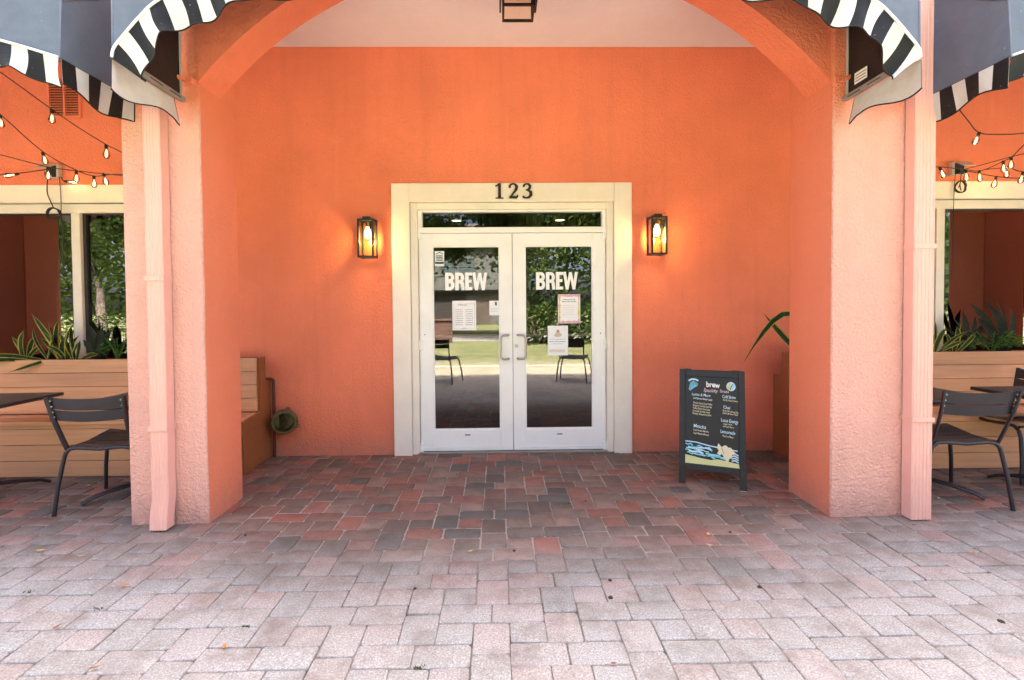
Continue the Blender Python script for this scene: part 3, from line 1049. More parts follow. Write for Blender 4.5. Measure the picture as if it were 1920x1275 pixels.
def awning(cx, half, yf, yw, z0, label, shallow=0.0, vlen=.175):
    t_ = thing('awning', (cx, yw, z0), label, 'awning', 'arched awnings over the arcade')
    # dense samples along the rim, by arc length
    pts = []
    rim = [(q / 9, shallow * (1 - (q / 9) ** 2)) for q in range(9, -1, -1)] if shallow else RIM
    raw = [(-cx_ * half, z) for cx_, z in rim] + [(cx_ * half, z) for cx_, z in reversed(rim[:-1])]
    # smooth with Catmull-Rom
    sm = []
    for i in range(len(raw) - 1):
        p0, p1, p2, p3 = raw[max(i - 1, 0)], raw[i], raw[i + 1], raw[min(i + 2, len(raw) - 1)]
        for k in range(8):
            u = k / 8
            sm.append(tuple(.5 * ((2 * p1[j]) + (-p0[j] + p2[j]) * u + (2 * p0[j] - 5 * p1[j] + 4 * p2[j] - p3[j]) * u * u + (-p0[j] + 3 * p1[j] - 3 * p2[j] + p3[j]) * u ** 3) for j in (0, 1)))
    sm.append(raw[-1])
    # resample
    d = [0]
    for a_, b_ in zip(sm, sm[1:]):
        d.append(d[-1] + math.dist(a_, b_))
    tot = d[-1]
    nst = max(int(round(tot / .084)), 8)
    sub = 6
    res = []
    j = 0
    for k in range(nst * sub + 1):
        s = tot * k / (nst * sub)
        while j < len(d) - 2 and d[j + 1] < s:
            j += 1
        u = (s - d[j]) / max(d[j + 1] - d[j], 1e-9)
        res.append((sm[j][0] + (sm[j + 1][0] - sm[j][0]) * u, sm[j][1] + (sm[j + 1][1] - sm[j][1]) * u))
    n = len(res)
    fas, back = .31, .36
    shell, lining = MB(), MB()
    A = [(cx + x, yf, z0 + z) for x, z in res]
    Bt = [(cx + x * 1.003, yf + .012, z0 + z * .97 + fas) for x, z in res]
    Cw = [(cx + x * 1.003, yw - .004, z0 + z * .92 + fas + back) for x, z in res]
    for k in range(n - 1):
        shell.quad(A[k], A[k + 1], Bt[k + 1], Bt[k])
        shell.quad(Bt[k], Bt[k + 1], Cw[k + 1], Cw[k])
        e = .006
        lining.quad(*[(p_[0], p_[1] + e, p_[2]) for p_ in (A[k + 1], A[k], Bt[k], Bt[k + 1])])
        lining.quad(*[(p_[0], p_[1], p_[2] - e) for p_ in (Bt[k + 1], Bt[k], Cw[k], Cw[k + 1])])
    for s, k in ((-1, 0), (1, n - 1)):
        x = cx + s * half * 1.003
        q = [(x, yf, z0), (x, yw - .004, z0), Cw[k], Bt[k]]
        shell.add(q, [(0, 1, 2, 3)])
        lining.add([(p_[0] - s * .006, p_[1], p_[2]) for p_ in q], [(0, 1, 2, 3)])
    shell.build('canopy', M['canvas'], t_, smooth=35)
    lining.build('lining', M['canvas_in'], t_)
    for k in (0, n - 1):
        MB().tube([A[k], Bt[k], Cw[k]], .006, 6).build('corner_seam', M['canvas'], t_, smooth=60)
    for k in range(n // 7, n - 3, n // 7):
        MB().tube([(A[k][0], A[k][1] - .001, A[k][2]), (Bt[k][0], Bt[k][1] - .001, Bt[k][2])], .0025, 5).build('seam', M['canvas'], t_)
    # striped valance: hangs from the rim, part down, part inwards, with a wavy hem
    val = MB()
    rows = 6
    grid = []
    for k in range(n):
        a_, b_ = res[max(k - 1, 0)], res[min(k + 1, n - 1)]
        tx, tz = b_[0] - a_[0], b_[1] - a_[1]
        l_ = math.hypot(tx, tz)
        nx, nz_ = tz / l_, -tx / l_                     # inward normal
        dx, dz = (nx * .10, -1.0) if shallow else (nx * .62, nz_ * .62 - .38)
        l_ = math.hypot(dx, dz)
        dx, dz = dx / l_, dz / l_
        s = k / sub
        ln = vlen + .014 * math.sin(s * 1.05 + cx) + .006 * math.sin(s * 2.7)
        row = []
        for r_ in range(rows + 1):
            u = r_ / rows
            wob = .022 * u * math.sin(s * 1.05 * 1.0 + .8) + .012 * u * math.sin(s * 2.3 + 2)
            sw = .012 * math.sin(u * 3) * math.sin(s * 1.3)
            row.append((cx + res[k][0] + dx * ln * u + sw * -dz, yf - .006 + wob + .01 * u, z0 + res[k][1] + dz * ln * u + sw * dx - .004))
        grid.append(row)
    for k in range(n - 1):
        mi = (k // sub) % 2
        for r_ in range(rows):
            val.quad(grid[k][r_], grid[k + 1][r_], grid[k + 1][r_ + 1], grid[k][r_ + 1], mi)
    vo = val.build('valance', [M['str_b'], M['str_w']], t_, smooth=70)
    hem = MB().tube([g_[-1] for g_ in grid], .0042, 5)
    hem.build('hem', M['str_b'], vo, smooth=80)
    MB().tube([(cx + x, yf - .008, z0 + z) for x, z in res], .0075, 6).build('rim_piping', M['piping'], t_, smooth=80)
    # side valances: striped outside, bare white inside, plus the arm they hang from
    for s in (-1, 1):
        x = cx + s * half
        out, inn = MB(), MB()
        m_ = 30
        gr = []
        for k in range(m_ + 1):
            u = k / m_
            y = yf + (yw - .06 - yf) * u
            ln = .150 + .022 * math.sin(u * 6.5 + cx * 2)
            gr.append([(x + s * (.010 + .022 * v_ * math.sin(u * 5 + 1)) - s * .014 * v_, y + (.02 * v_ if u > .8 else 0), z0 - .006 - ln * v_) for v_ in (0, .33, .66, 1)])
        for k in range(m_):
            for r_ in range(3):
                out.quad(gr[k][r_], gr[k + 1][r_], gr[k + 1][r_ + 1], gr[k][r_ + 1], (k // 5) % 2)
                inn.quad(*[(p_[0] - s * .003, p_[1], p_[2]) for p_ in (gr[k][r_], gr[k][r_ + 1], gr[k + 1][r_ + 1], gr[k + 1][r_])])
        so_ = out.build('side_valance', [M['str_b'], M['str_w']], t_, smooth=70)
        inn.build('valance_back', M['str_w'], so_, smooth=70)
        MB().tube([g_[-1] for g_ in gr] + [gr[-1][0]], .0045, 5).build('hem', M['str_b'], so_)
        arm = MB().box((x - s * .002, yf + .004, z0 - .005), (x - s * .034, yw - .006, z0 + .024), bev=.003)
        arm.build('frame_arm', M['armgrey'], t_)
        for q in (.18, .5, .8):
            yq = yf + (yw - yf) * q
            MB().box((x - s * .036, yq - .05, z0 + .001), (x - s * .0335, yq + .05, z0 + .006)).build('slot', M['rubber'], t_)
        post = MB().box((x - s * .002, yw - .022, z0 + .026), (x - s * .012, yw - .005, z0 + .6), bev=.003)
        post.build('frame_post', M['greybox'], t_)
    return t_


awning(.13, 2.165, 2.49, 3.014, 2.765, 'wide slate blue arched awning with striped valance over the doors')
awning(-4.05, 1.735, 2.49, 3.036, 2.765, 'slate blue awning with striped valance at the top left corner', .28, .135)
awning(4.37, 1.57, 2.49, 3.026, 2.775, 'slate blue awning with striped valance at the top right corner', .28, .135)
for s, x, lb in ((1, -1.985, 'small orange painted metal clamp on the left spandrel beside the awning'), (-1, 2.25, 'small orange painted metal clamp on the right spandrel beside the awning')):
    t_ = thing('pipe_clamp', (x, 3.02, 2.905), lb, 'clamp')
    MB().box((x - .025, 3.0, 2.885), (x + .025, 3.046, 2.925), bev=.006).build('body', M['wall'], t_)
    MB().tube([(x - s * .02, 3.005, 2.905), (x - s * .075, 2.985, 2.915)], [.014, .02], 8).build('pin', M['wall'], t_, smooth=60)
# paper notice stuck inside the awning by the right pillar
t_ = thing('awning_care_label', (2.255, 2.86, 2.85), 'small white care label inside the middle awning, right end', 'label')
xq = .13 + 2.165 - .012
MB().box((xq, 2.83, 2.83), (xq - .002, 2.93, 2.90)).build('sheet', M['paper'], t_)
lb_ = MB()
for k in range(3):
    lb_.box((xq - .0025, 2.84, 2.842 + .018 * k), (xq - .0035, 2.92, 2.848 + .018 * k))
lb_.build('print', M['ink'], t_)

# ------------------------------------------------------------------ downspouts


def downspout(x0, x1, yb, z1, kick, label, straps):
    t_ = thing('downspout', ((x0 + x1) / 2, yb, 0), label, 'downspout', 'downspouts on the pillars')
    wd, dp = x1 - x0, .078
    prof = []
    # ribbed front, plain sides
    ribs = 5
    prof.append((x0, yb))
    prof.append((x0, yb - dp + .008))
    prof.append((x0 + .008, yb - dp))
    for k in range(ribs):
        c = x0 + wd * (k + .8) / (ribs + .6)
        prof += [(c - .007, yb - dp), (c - .004, yb - dp + .0035), (c + .004, yb - dp + .0035), (c + .007, yb - dp)]
    prof += [(x1 - .008, yb - dp), (x1, yb - dp + .008), (x1, yb)]
    n = len(prof)
    zs = [z1 - (z1 - .30) * k / 24 for k in range(25)] + [.26, .2, .14, .08, .012]
    mb = MB()
    for j, z in enumerate(zs):
        k = 0 if z > .3 else ((.3 - z) / .29)
        sh = kick * k ** 1.5
        dent = .003 * noise.noise(Vector((z * 5, x0, 1))) + (.006 * noise.noise(Vector((z * 14, x0 * 3, 4))) if z < .5 else 0)
        mb.v += [(x + dent * .8, y - sh + dent * .6, z) for x, y in prof]
    for j in range(len(zs) - 1):
        for k in range(n - 1):
            mb.f.append((j * n + k, j * n + n + k, j * n + n + k + 1, j * n + k + 1))
            mb.m.append(0)
    mb.build('pipe', M['spout'], t_, smooth=30)
    for z in straps:
        st = MB()
        st.box((x0 - .006, yb - dp - .006, z - .016), (x1 + .006, yb - dp - .0005, z + .016), bev=.002)
        st.box((x0 - .006, yb - dp - .0004, z - .016), (x0 - .0005, yb, z + .016)).box((x1 + .0005, yb - dp - .0004, z - .016), (x1 + .006, yb, z + .016))
        so_ = st.build('strap', M['spout'], t_)
        sc = MB()
        for xs in (x0 + .02, x1 - .02):
            sc.lathe([(0, -.004), (.005, -.004), (.006, 0)], (xs, yb - dp - .006, z), (0, 1, 0), 8)
        sc.build('screw', M['spout'], so_)
    return t_


downspout(-2.262, -2.152, 3.05, 2.80, .032, 'salmon painted ribbed downspout on the front of the left pillar', (1.63, .66))
downspout(2.688, 2.825, 3.012, 3.9, .0, 'salmon painted ribbed downspout at the outer edge of the right pillar', (1.80, .67))

# ------------------------------------------------------------------ wall fittings
# louvred vent high on the left wall
vt = thing('wall_vent', (-4.08, WY, 3.26), 'small orange louvred vent high on the left wall', 'vent')
vx0, vx1, vz0, vz1 = -4.215, -3.945, 3.26, 3.60
vf = MB()
vf.box((vx0 - .02, WY - .02, vz0 - .02), (vx0, WY - .002, vz1 + .02)).box((vx1, WY - .02, vz0 - .02), (vx1 + .02, WY - .002, vz1 + .02))
vf.box((vx0, WY - .02, vz0 - .02), (vx1, WY - .002, vz0)).box((vx0, WY - .02, vz1), (vx1, WY - .002, vz1 + .02))
vf.box((-4.088, WY - .019, vz0), (-4.072, WY - .002, vz1))
vf.build('frame', M['wall'], vt)
MB().box((vx0, WY - .004, vz0), (vx1, WY - .002, vz1)).build('backing', M['conduit'], vt)
for k in range(14):
    z = vz0 + .012 + k * .0236
    for a_, b_ in ((vx0, -4.088), (-4.072, vx1)):
        MB().add([(a_, WY - .006, z + .014), (b_, WY - .006, z + .014), (b_, WY - .018, z), (a_, WY - .018, z), (a_, WY - .006, z + .011), (b_, WY - .006, z + .011), (b_, WY - .018, z - .003), (a_, WY - .018, z - .003)],
                 [(0, 1, 2, 3), (7, 6, 5, 4), (3, 2, 6, 7)]).build('louvre', M['wall'], vt)


def outlet(x, z, label, flip):
    t_ = thing('outlet_cover', (x, WY, z), label, 'outlet box', 'weatherproof outlet covers above the windows')
    MB().box((x - .06, WY - .05, z - .065), (x + .06, WY - .002, z + .065), bev=.006).build('base', M['greybox'], t_)
    s = 1 if flip else -1
    lid = MB()
    # open lid hinged at the top, standing out over the sockets
    lid.add([(x - .058, WY - .052, z + .066), (x + .058, WY - .052, z + .066), (x + .058, WY - .15, z - .0), (x - .058, WY - .15, z - .0),
             (x - .058, WY - .052, z + .058), (x + .058, WY - .052, z + .058), (x + .058, WY - .145, z - .006), (x - .058, WY - .145, z - .006)],
            [(0, 1, 2, 3), (4, 7, 6, 5), (0, 3, 7, 4), (1, 5, 6, 2), (3, 2, 6, 7), (0, 4, 5, 1)])
    lid.build('lid', M['greybox'], t_)
    MB().box((x - .045, WY - .054, z - .06), (x + .045, WY - .0505, z + .045)).build('socket', M['rubber'], t_)
    MB().box((x - .03, WY - .09, z - .055), (x + .005, WY - .055, z - .02), bev=.004).build('plug', M['rubber'], t_)
    return t_


outlet(-4.185, 2.735, 'open grey outlet cover above the left window', 0)
outlet(4.445, 2.73, 'open grey outlet cover above the right window', 1)


def cable(name, pts, r, label, cat, **k):
    sm = []
    P = [Vector(q) for q in pts]
    for i in range(len(P) - 1):
        p0, p1, p2, p3 = P[max(i - 1, 0)], P[i], P[i + 1], P[min(i + 2, len(P) - 1)]
        for j in range(5):
            u = j / 5
            sm.append(.5 * ((2 * p1) + (-p0 + p2) * u + (2 * p0 - 5 * p1 + 4 * p2 - p3) * u * u + (-p0 + 3 * p1 - 3 * p2 + p3) * u ** 3))
    sm.append(P[-1])
    return MB().tube(sm, r, 6).build(name, M['cable'], label=label, cat=cat, smooth=80, **k)


cable('power_cord', [(-4.20, 4.37, 2.69), (-4.21, 4.37, 2.60), (-4.215, 4.375, 2.52), (-4.19, 4.38, 2.44), (-4.175, 4.385, 2.395)], .0045, 'thin black cord hanging from the left outlet cover', 'cord')
cable('drop_cord', [(-4.115, 4.39, 2.68), (-4.113, 4.395, 2.55), (-4.115, 4.40, 2.40), (-4.12, 4.40, 2.33), (-4.11, 4.40, 2.20), (-4.115, 4.40, 1.7)], .003, 'thin straight cord running down past the left window mullion', 'cord')
coil = [(-4.175 + .062 * math.cos(a * .42) * (1 + .06 * math.sin(a)), 4.385 + .01 * math.sin(a * .9), 2.33 + .055 * math.sin(a * .42) * (1 + .05 * math.cos(a * 1.3))) for a in range(62)]
cable('cord_coil', coil, .006, 'black cord coil hanging in front of the left window', 'cord')
coil = [(4.45 + .052 * math.cos(a * .42) * (1 + .05 * math.sin(a)), 4.375 + .008 * math.sin(a * .9), 2.545 + .055 * math.sin(a * .42) * (1 + .05 * math.cos(a * 1.3))) for a in range(50)]
cable('cord_coil', coil, .006, 'black cord coil hanging above the right window', 'cord')
cable('power_cord', [(4.44, 4.36, 2.69), (4.445, 4.37, 2.62), (4.44, 4.372, 2.56), (4.45, 4.372, 2.51)], .0045, 'short black cord from the right outlet cover into its coil', 'cord')
cable('drop_cord', [(4.405, 4.385, 2.67), (4.40, 4.39, 2.5), (4.402, 4.395, 2.3), (4.40, 4.40, 1.7)], .003, 'thin straight cord running down beside the right window mullion', 'cord')

# ------------------------------------------------------------------ string lights


def bulb(parent, p, d, sc=1.0):
    d = Vector(d).normalized()
    p = Vector(p)
    MB().lathe([(0, -.003), (.0105, -.003), (.0115, .005), (.0108, .028), (0, .030)], p, d, 10).build('socket', M['rubber'], parent, smooth=50)
    g = MB().lathe([(.009, .028), (.0105, .034), (.018, .055), (.0235, .076), (.023, .089), (.0165, .101), (.0065, .107), (0, .108)], p, d, 14).build('bulb', M['bulbglass'], parent, smooth=80)
    f = MB()
    f.lathe([(0, .045), (.0035, .048), (.0055, .066), (.0035, .085), (0, .088)], p, d, 8)
    f.build('filament', M['filament'], g, smooth=80)


def strand(pts, bulbs, label, group='string lights'):
    """pts: wire points; bulbs: (point, direction)"""
    t_ = thing('string_light', pts[0], label, 'string lights', group)
    P = [Vector(q) for q in pts]
    sm = []
    for i in range(len(P) - 1):
        p0, p1, p2, p3 = P[max(i - 1, 0)], P[i], P[i + 1], P[min(i + 2, len(P) - 1)]
        for j in range(6):
            u = j / 6
            sm.append(.5 * ((2 * p1) + (-p0 + p2) * u + (2 * p0 - 5 * p1 + 4 * p2 - p3) * u * u + (-p0 + 3 * p1 - 3 * p2 + p3) * u ** 3))
    sm.append(P[-1])
    MB().tube(sm, .0042, 6).build('wire', M['cable'], t_, smooth=80)
    for q, d in bulbs:
        bulb(t_, q, d)
    return t_


dn = (0, 0, -1)
strand([at(-60, 95, 3.75), at(10, 142, 3.75), at(97, 205, 3.75), at(150, 241, 3.72), at(199, 271, 3.70), at(225, 284, 3.68), at(262, 305, 3.6)],
       [(at(97, 206, 3.75), dn), (at(199, 272, 3.70), dn)], 'highest light string on the left, sloping down to the pillar')
strand([at(-60, 165, 4.1), at(0, 214, 4.1), at(80, 284, 4.15), at(143, 319, 4.2), at(176, 330, 4.25), at(200, 328, 4.2), at(225, 327, 4.1), at(262, 332, 3.9)],
       [(at(0, 216, 4.1), (.1, 0, -1)), (at(80, 286, 4.15), (.25, 0, -1)), (at(143, 320, 4.2), dn), (at(176, 330, 4.25), dn)], 'middle light string on the left, steepest and lowest in the middle')
strand([at(-60, 275, 4.0), at(0, 290, 4.0), at(90, 313, 4.05), at(143, 320, 4.1), at(194, 326, 4.1), at(262, 331, 3.95)],
       [(at(90, 314, 4.05), dn), (at(194, 326, 4.1), (.35, -.1, -1))], 'light string crossing in front of the left outlet cover')
strand([at(-60, 329, 4.2), at(0, 327, 4.2), at(34, 325, 4.25), at(86, 318, 4.33)],
       [(at(34, 326, 4.25), (-1, -.2, -.25)), (at(-12, 327, 4.2), (-1, 0, -.4))], 'short light string running left from the left outlet cover')
strand([at(114, 332, 4.36), at(119, 339, 4.36), at(122, 340, 4.36)], [(at(122, 340, 4.36), (1, 0, -.12))], 'single bulb lying sideways below the left outlet cover')
strand([at(1790, 190, 3.6), at(1797, 203, 3.6), at(1815, 226, 3.62), at(1835, 248, 3.65), at(1870, 252, 3.65), at(1925, 249, 3.62), at(1990, 235, 3.6)],
       [(at(1836, 249, 3.65), (-.5, -.1, -1))], 'highest light string on the right, hanging from the striped valance')
strand([at(1745, 315, 4.1), at(1762, 313, 4.15), at(1810, 318, 4.3), at(1840, 320, 4.3), at(1882, 302, 4.2), at(1898, 293, 4.15), at(1930, 262, 4.0), at(1990, 210, 3.9)],
       [(at(1762, 314, 4.15), (.5, 0, -1)), (at(1811, 319, 4.3), (.1, 0, -1)), (at(1836, 320, 4.3), (.1, 0, -1)), (at(1881, 302, 4.2), (.1, 0, -1))], 'light string on the right rising steeply to the frame edge')
strand([at(1806, 318, 4.34), at(1845, 308, 4.3), at(1896, 294, 4.2), at(1940, 284, 4.1), at(1990, 276, 4.0)],
       [(at(1896, 295, 4.2), dn)], 'light string on the right rising gently to the frame edge')
strand([at(1800, 320, 4.36), at(1820, 322, 4.33), at(1868, 331, 4.25), at(1915, 334, 4.2), at(1990, 330, 4.1)],
       [(at(1868, 331, 4.25), (-.25, 0, -1))], 'lowest light string on the right, just above the window trim')
strand([at(1845, 318, 4.34), at(1890, 315, 4.3), at(1917, 322, 4.25), at(1990, 328, 4.2)],
       [(at(1886, 312, 4.3), (.1, 0, -1)), (at(1918, 323, 4.25), (-.25, 0, -1))], 'light string on the right dipping to a bulb at the frame edge')
cable('outlet_lead', [at(1802, 330, 4.33), at(1800, 345, 4.36), at(1797, 352, 4.37)], .004, 'short lead below the right outlet cover', 'cord')

# ------------------------------------------------------------------ planter benches


def bench(xa, xb, yf, yb, end, label, top=.98):
    t_ = thing('planter_bench', ((xa + xb) / 2, yf, 0), label, 'bench', 'planter benches along the facade')
    lo, hi = min(xa, xb), max(xa, xb)
    e = .022
    for k in range(3):
        z = .004 + .137 * k
        MB().box((lo, yf, z + .0025), (hi, yf + e, z + .1345), bev=.002).build('front_board', M['wood'], t_)
    MB().box((lo, yf + .002, .4155), (hi, yf + e, .452), bev=.002).build('apron_board', M['wood'], t_)
    nb = 3
    dp = (yb - .004 - (yf - .015)) / nb
    for k in range(nb):
        y = yf - .015 + dp * k
        MB().box((lo, y, .453), (hi, y + dp - .005, .482), bev=.003).build('seat_board', M['wood'], t_)
    zb = .486
    n = 4
    hgt = (top - zb) / n
    for k in range(n):
        MB().box((lo, yb, zb + hgt * k + .002), (hi, yb + e, zb + hgt * (k + 1) - .002), bev=.002).build('back_board', M['wood'], t_)
    # planter box behind the backrest
    pb = MB()
    pb.box((lo, yb + .11, .5), (hi, yb + .13, top - .006))
    pb.box((lo + .001, yb + e + .001, .45), (lo + .02, yb + .109, top - .005)).box((hi - .02, yb + e + .001, .45), (hi - .001, yb + .109, top - .005))
    pb.build('planter_back', M['wood_end'], t_)
    MB().box((lo + .021, yb + e + .001, .8), (hi - .021, yb + .108, top - .03)).build('soil', M['soil'], t_)
    # end panel
    ep = MB()
    s = 1 if end == hi else -1
    x0_, x1_ = end + s * .001, end + s * .02
    prof = [(yf + .0, 0), (WY - .012, 0), (WY - .012, .75), (yb + .131, .75), (yb + .131, top - .003), (yb + .026, top - .003), (yb + .026, .484), (yf + .0, .45)]
    nn = len(prof)
    ep.add([(x0_, y, z) for y, z in prof] + [(x1_, y, z) for y, z in prof], [tuple(range(nn)), tuple(reversed(range(nn, 2 * nn)))] + [(i, i + nn, (i + 1) % nn + nn, (i + 1) % nn) for i in range(nn)])
    ep.build('end_panel', M['wood_end'], t_)
    return t_


bench(-6.0, -2.225, 3.945, 4.205, -2.225, 'tan slatted bench and planter under the left window')
bench(2.69, 6.2, 3.86, 4.165, 2.69, 'tan slatted bench and planter under the right window')
# conduit and fire hose inlet by the left bench
cable('conduit', [(-2.24, 4.40, .752), (-2.205, 4.408, .755), (-2.178, 4.412, .745), (-2.17, 4.412, .70), (-2.17, 4.412, .4), (-2.17, 4.412, .0)], .014, 'brown conduit bending down the wall beside the left bench', 'pipe').data.materials[0] = M['conduit']
fd = thing('hose_inlet', (-2.045, WY, .36), 'aged brass round hose inlet on the wall low at the left', 'hose inlet')
axv = Vector((.42, -1, -.02)).normalized()
oc = Vector((-2.075, 4.425, .36))
MB().lathe([(0, .0), (.075, 0), (.075, .03), (.085, .045), (.113, .06), (.117, .075), (.117, .115), (.108, .122), (.088, .122), (.084, .11), (.082, .05), (0, .05)], oc, axv, 28).build('collar', M['bronze'], fd, smooth=35)
MB().lathe([(0, .066), (.07, .066), (.074, .062), (.074, .052)], oc + Vector((.0, 0, 0)), (axv + Vector((-.5, 0, .0))).normalized(), 20).build('clapper', M['bronze'], fd, smooth=35)
ux = axv.orthogonal().normalized()
uy = axv.cross(ux)
for a_ in (75, -25, 195):
    zdir = Vector((0, 0, 1))
    side = zdir.cross(axv).normalized()
    dv = side * -math.cos(R(a_)) + axv.cross(side) * -math.sin(R(a_))
    dv = (side * math.cos(R(a_)) + zdir * math.sin(R(a_))).normalized()
    c = oc + axv * .095 + dv * .124
    ring = [c + (dv * math.cos(R(q)) + axv.cross(dv) * math.sin(R(q))) * .013 for q in range(0, 361, 40)]
    MB().tube(ring, .007, 6).build('lug', M['bronze'], fd, smooth=70)

# ------------------------------------------------------------------ plants


def blade(parent, base, tip, wd, bendv, edge=True, name='leaf', mats=None, tw=0.0):
    base, tip, bendv = Vector(base), Vector(tip), Vector(bendv)
    n = 9
    mb = MB()
    cols = 5
    for i in range(n + 1):
        u = i / n
        p = base.lerp(tip, u) + bendv * math.sin(u * math.pi)
        p2 = base.lerp(tip, min(u + .02, 1.02)) + bendv * math.sin(min(u + .02, 1.02) * math.pi)
        tg = (p2 - p).normalized()
        sd__ = tg.cross(Vector((math.sin(tw), -math.cos(tw), .15))).normalized()
        nr = sd__.cross(tg)
        ww = wd * (.55 + .9 * u - .55 * u * u) * (1 - u ** 5) + .0008
        if u > .75:
            ww *= max(1 - ((u - .75) / .25) ** 1.6, .02)
        for k in range(cols):
            s = (-1, -.72, 0, .72, 1)[k]
            mb.v.append(tuple(p + sd__ * (s * ww / 2) + nr * (abs(s) ** 1.4 * ww * .22)))
    for i in range(n):
        for k in range(cols - 1):
            a_ = i * cols + k
            mb.f.append((a_, a_ + 1, a_ + cols + 1, a_ + cols))
            mb.m.append(1 if (edge and k in (0, cols - 2)) else 0)
    return mb.build(name, mats or [M['snake'], M['snake_edge']], parent, smooth=60)


def snake_plant(x, y, z, specs, label, mats=None, edge=True):
    t_ = thing('snake_plant' if edge else 'sword_plant', (x, y, z), label, 'plant', 'potted plants in the planters')
    for (dx, dz, wd, bx, dy) in specs:
        blade(t_, (x + dx * .12 + rnd.uniform(-.015, .015), y + rnd.uniform(-.012, .012), z), (x + dx, y + dy, z + dz), wd, (bx, -.01, .02), edge, mats=mats, tw=rnd.uniform(-.5, .5))
    return t_


PZ = .955
snake_plant(-3.98, 4.275, PZ, [(-.30, .45, .055, .02, -.02), (-.22, .30, .05, .03, -.03), (-.10, .26, .045, -.02, -.04), (.06, .34, .06, -.01, -.01), (.14, .18, .05, .02, -.04), (-.02, .22, .05, -.03, .01), (-.16, .16, .04, .04, -.05)],
            'yellow edged snake plant at the left window mullion')
snake_plant(-4.12, 4.255, PZ + .02, [(-.62, -.02, .05, -.05, -.16), (-.50, .05, .045, 0, -.1), (-.26, -.10, .04, .08, -.12), (-.12, .30, .035, -.03, -.02), (.04, .24, .04, .02, 0)],
            'snake plant whose long leaves hang over the left planter rim')
snake_plant(-3.90, 4.27, PZ, [(-.03, .34, .06, 0, 0), (.06, .20, .05, .02, -.02), (.26, .07, .05, .0, -.05), (-.09, .2, .05, 0, 0)], 'upright banded snake plant right of the left mullion')
snake_plant(-3.68, 4.275, PZ, [(-.10, .34, .075, .02, .0), (.03, .32, .08, .0, .0), (.13, .30, .075, -.02, -.01), (.2, .22, .07, -.02, -.02), (-.16, .2, .07, .02, 0), (.05, .22, .09, 0, -.02)],
            'dark broad leaved plant beside the left pillar', [M['blade_dark'], M['blade_dark']], False)
snake_plant(-4.38, 4.29, PZ, [(-.12, .24, .045, .02, 0), (.0, .30, .05, -.02, 0), (.1, .24, .05, 0, 0), (.2, .16, .045, 0, -.03)], 'small snake plant left of the tall one, beside the drop cord')
snake_plant(-4.05, 4.30, PZ, [(-.12, .36, .045, .02, 0), (-.02, .40, .05, -.02, 0), (.08, .30, .05, 0, 0), (.16, .24, .045, 0, 0), (-.2, .22, .045, .02, 0), (.0, .28, .05, .03, -.02)], 'tall yellow edged snake plant just left of the mullion, behind the others')
snake_plant(4.44, 4.29, PZ, [(-.14, .34, .06, .02, 0), (-.04, .40, .065, 0, 0), (.08, .36, .06, 0, 0), (.16, .28, .06, -.02, 0), (-.22, .24, .055, .02, 0)], 'dark spiky plant between the snake plants and the bright bush', [M['blade_dark'], M['blade_dark']], False)
snake_plant(4.06, 4.235, PZ, [(-.14, .28, .055, .02, -.02), (-.06, .36, .04, .01, 0), (.02, .32, .045, .0, 0), (.1, .25, .05, -.02, -.03), (.30, .22, .035, -.03, -.05), (.24, .12, .04, 0, -.06), (-.2, .16, .05, .0, -.04)],
            'yellow edged snake plant beside the right downspout')
snake_plant(4.26, 4.24, PZ, [(.0, .26, .05, .02, -.03), (.16, .20, .04, .02, -.05), (-.1, .2, .04, 0, -.02), (.08, .3, .05, -.02, 0)], 'small snake plant left of the bright bush')
snake_plant(4.80, 4.27, PZ, [(-.36, .48, .075, .02, 0), (-.22, .50, .07, .05, 0), (-.52, .22, .06, .02, -.02), (-.30, .34, .085, 0, -.01), (.05, .42, .07, 0, 0), (-.1, .5, .05, .02, 0)],
            'dark sword leaved plant behind the bright bush', [M['blade_dark'], M['blade_dark']], False)
sp_ = snake_plant(2.80, 4.25, PZ, [(-.06, .34, .05, 0, -.02), (.12, .3, .05, 0, 0), (.2, .22, .05, 0, 0)], 'snake plant with a long leaf arching out past the right pillar')
blade(sp_, (2.98, 4.24, PZ), (2.185, 4.08, .90), .066, (.03, -.02, .42))
blade(sp_, (2.82, 4.22, PZ + .02), (2.385, 4.12, 1.36), .075, (.02, -.02, -.07))


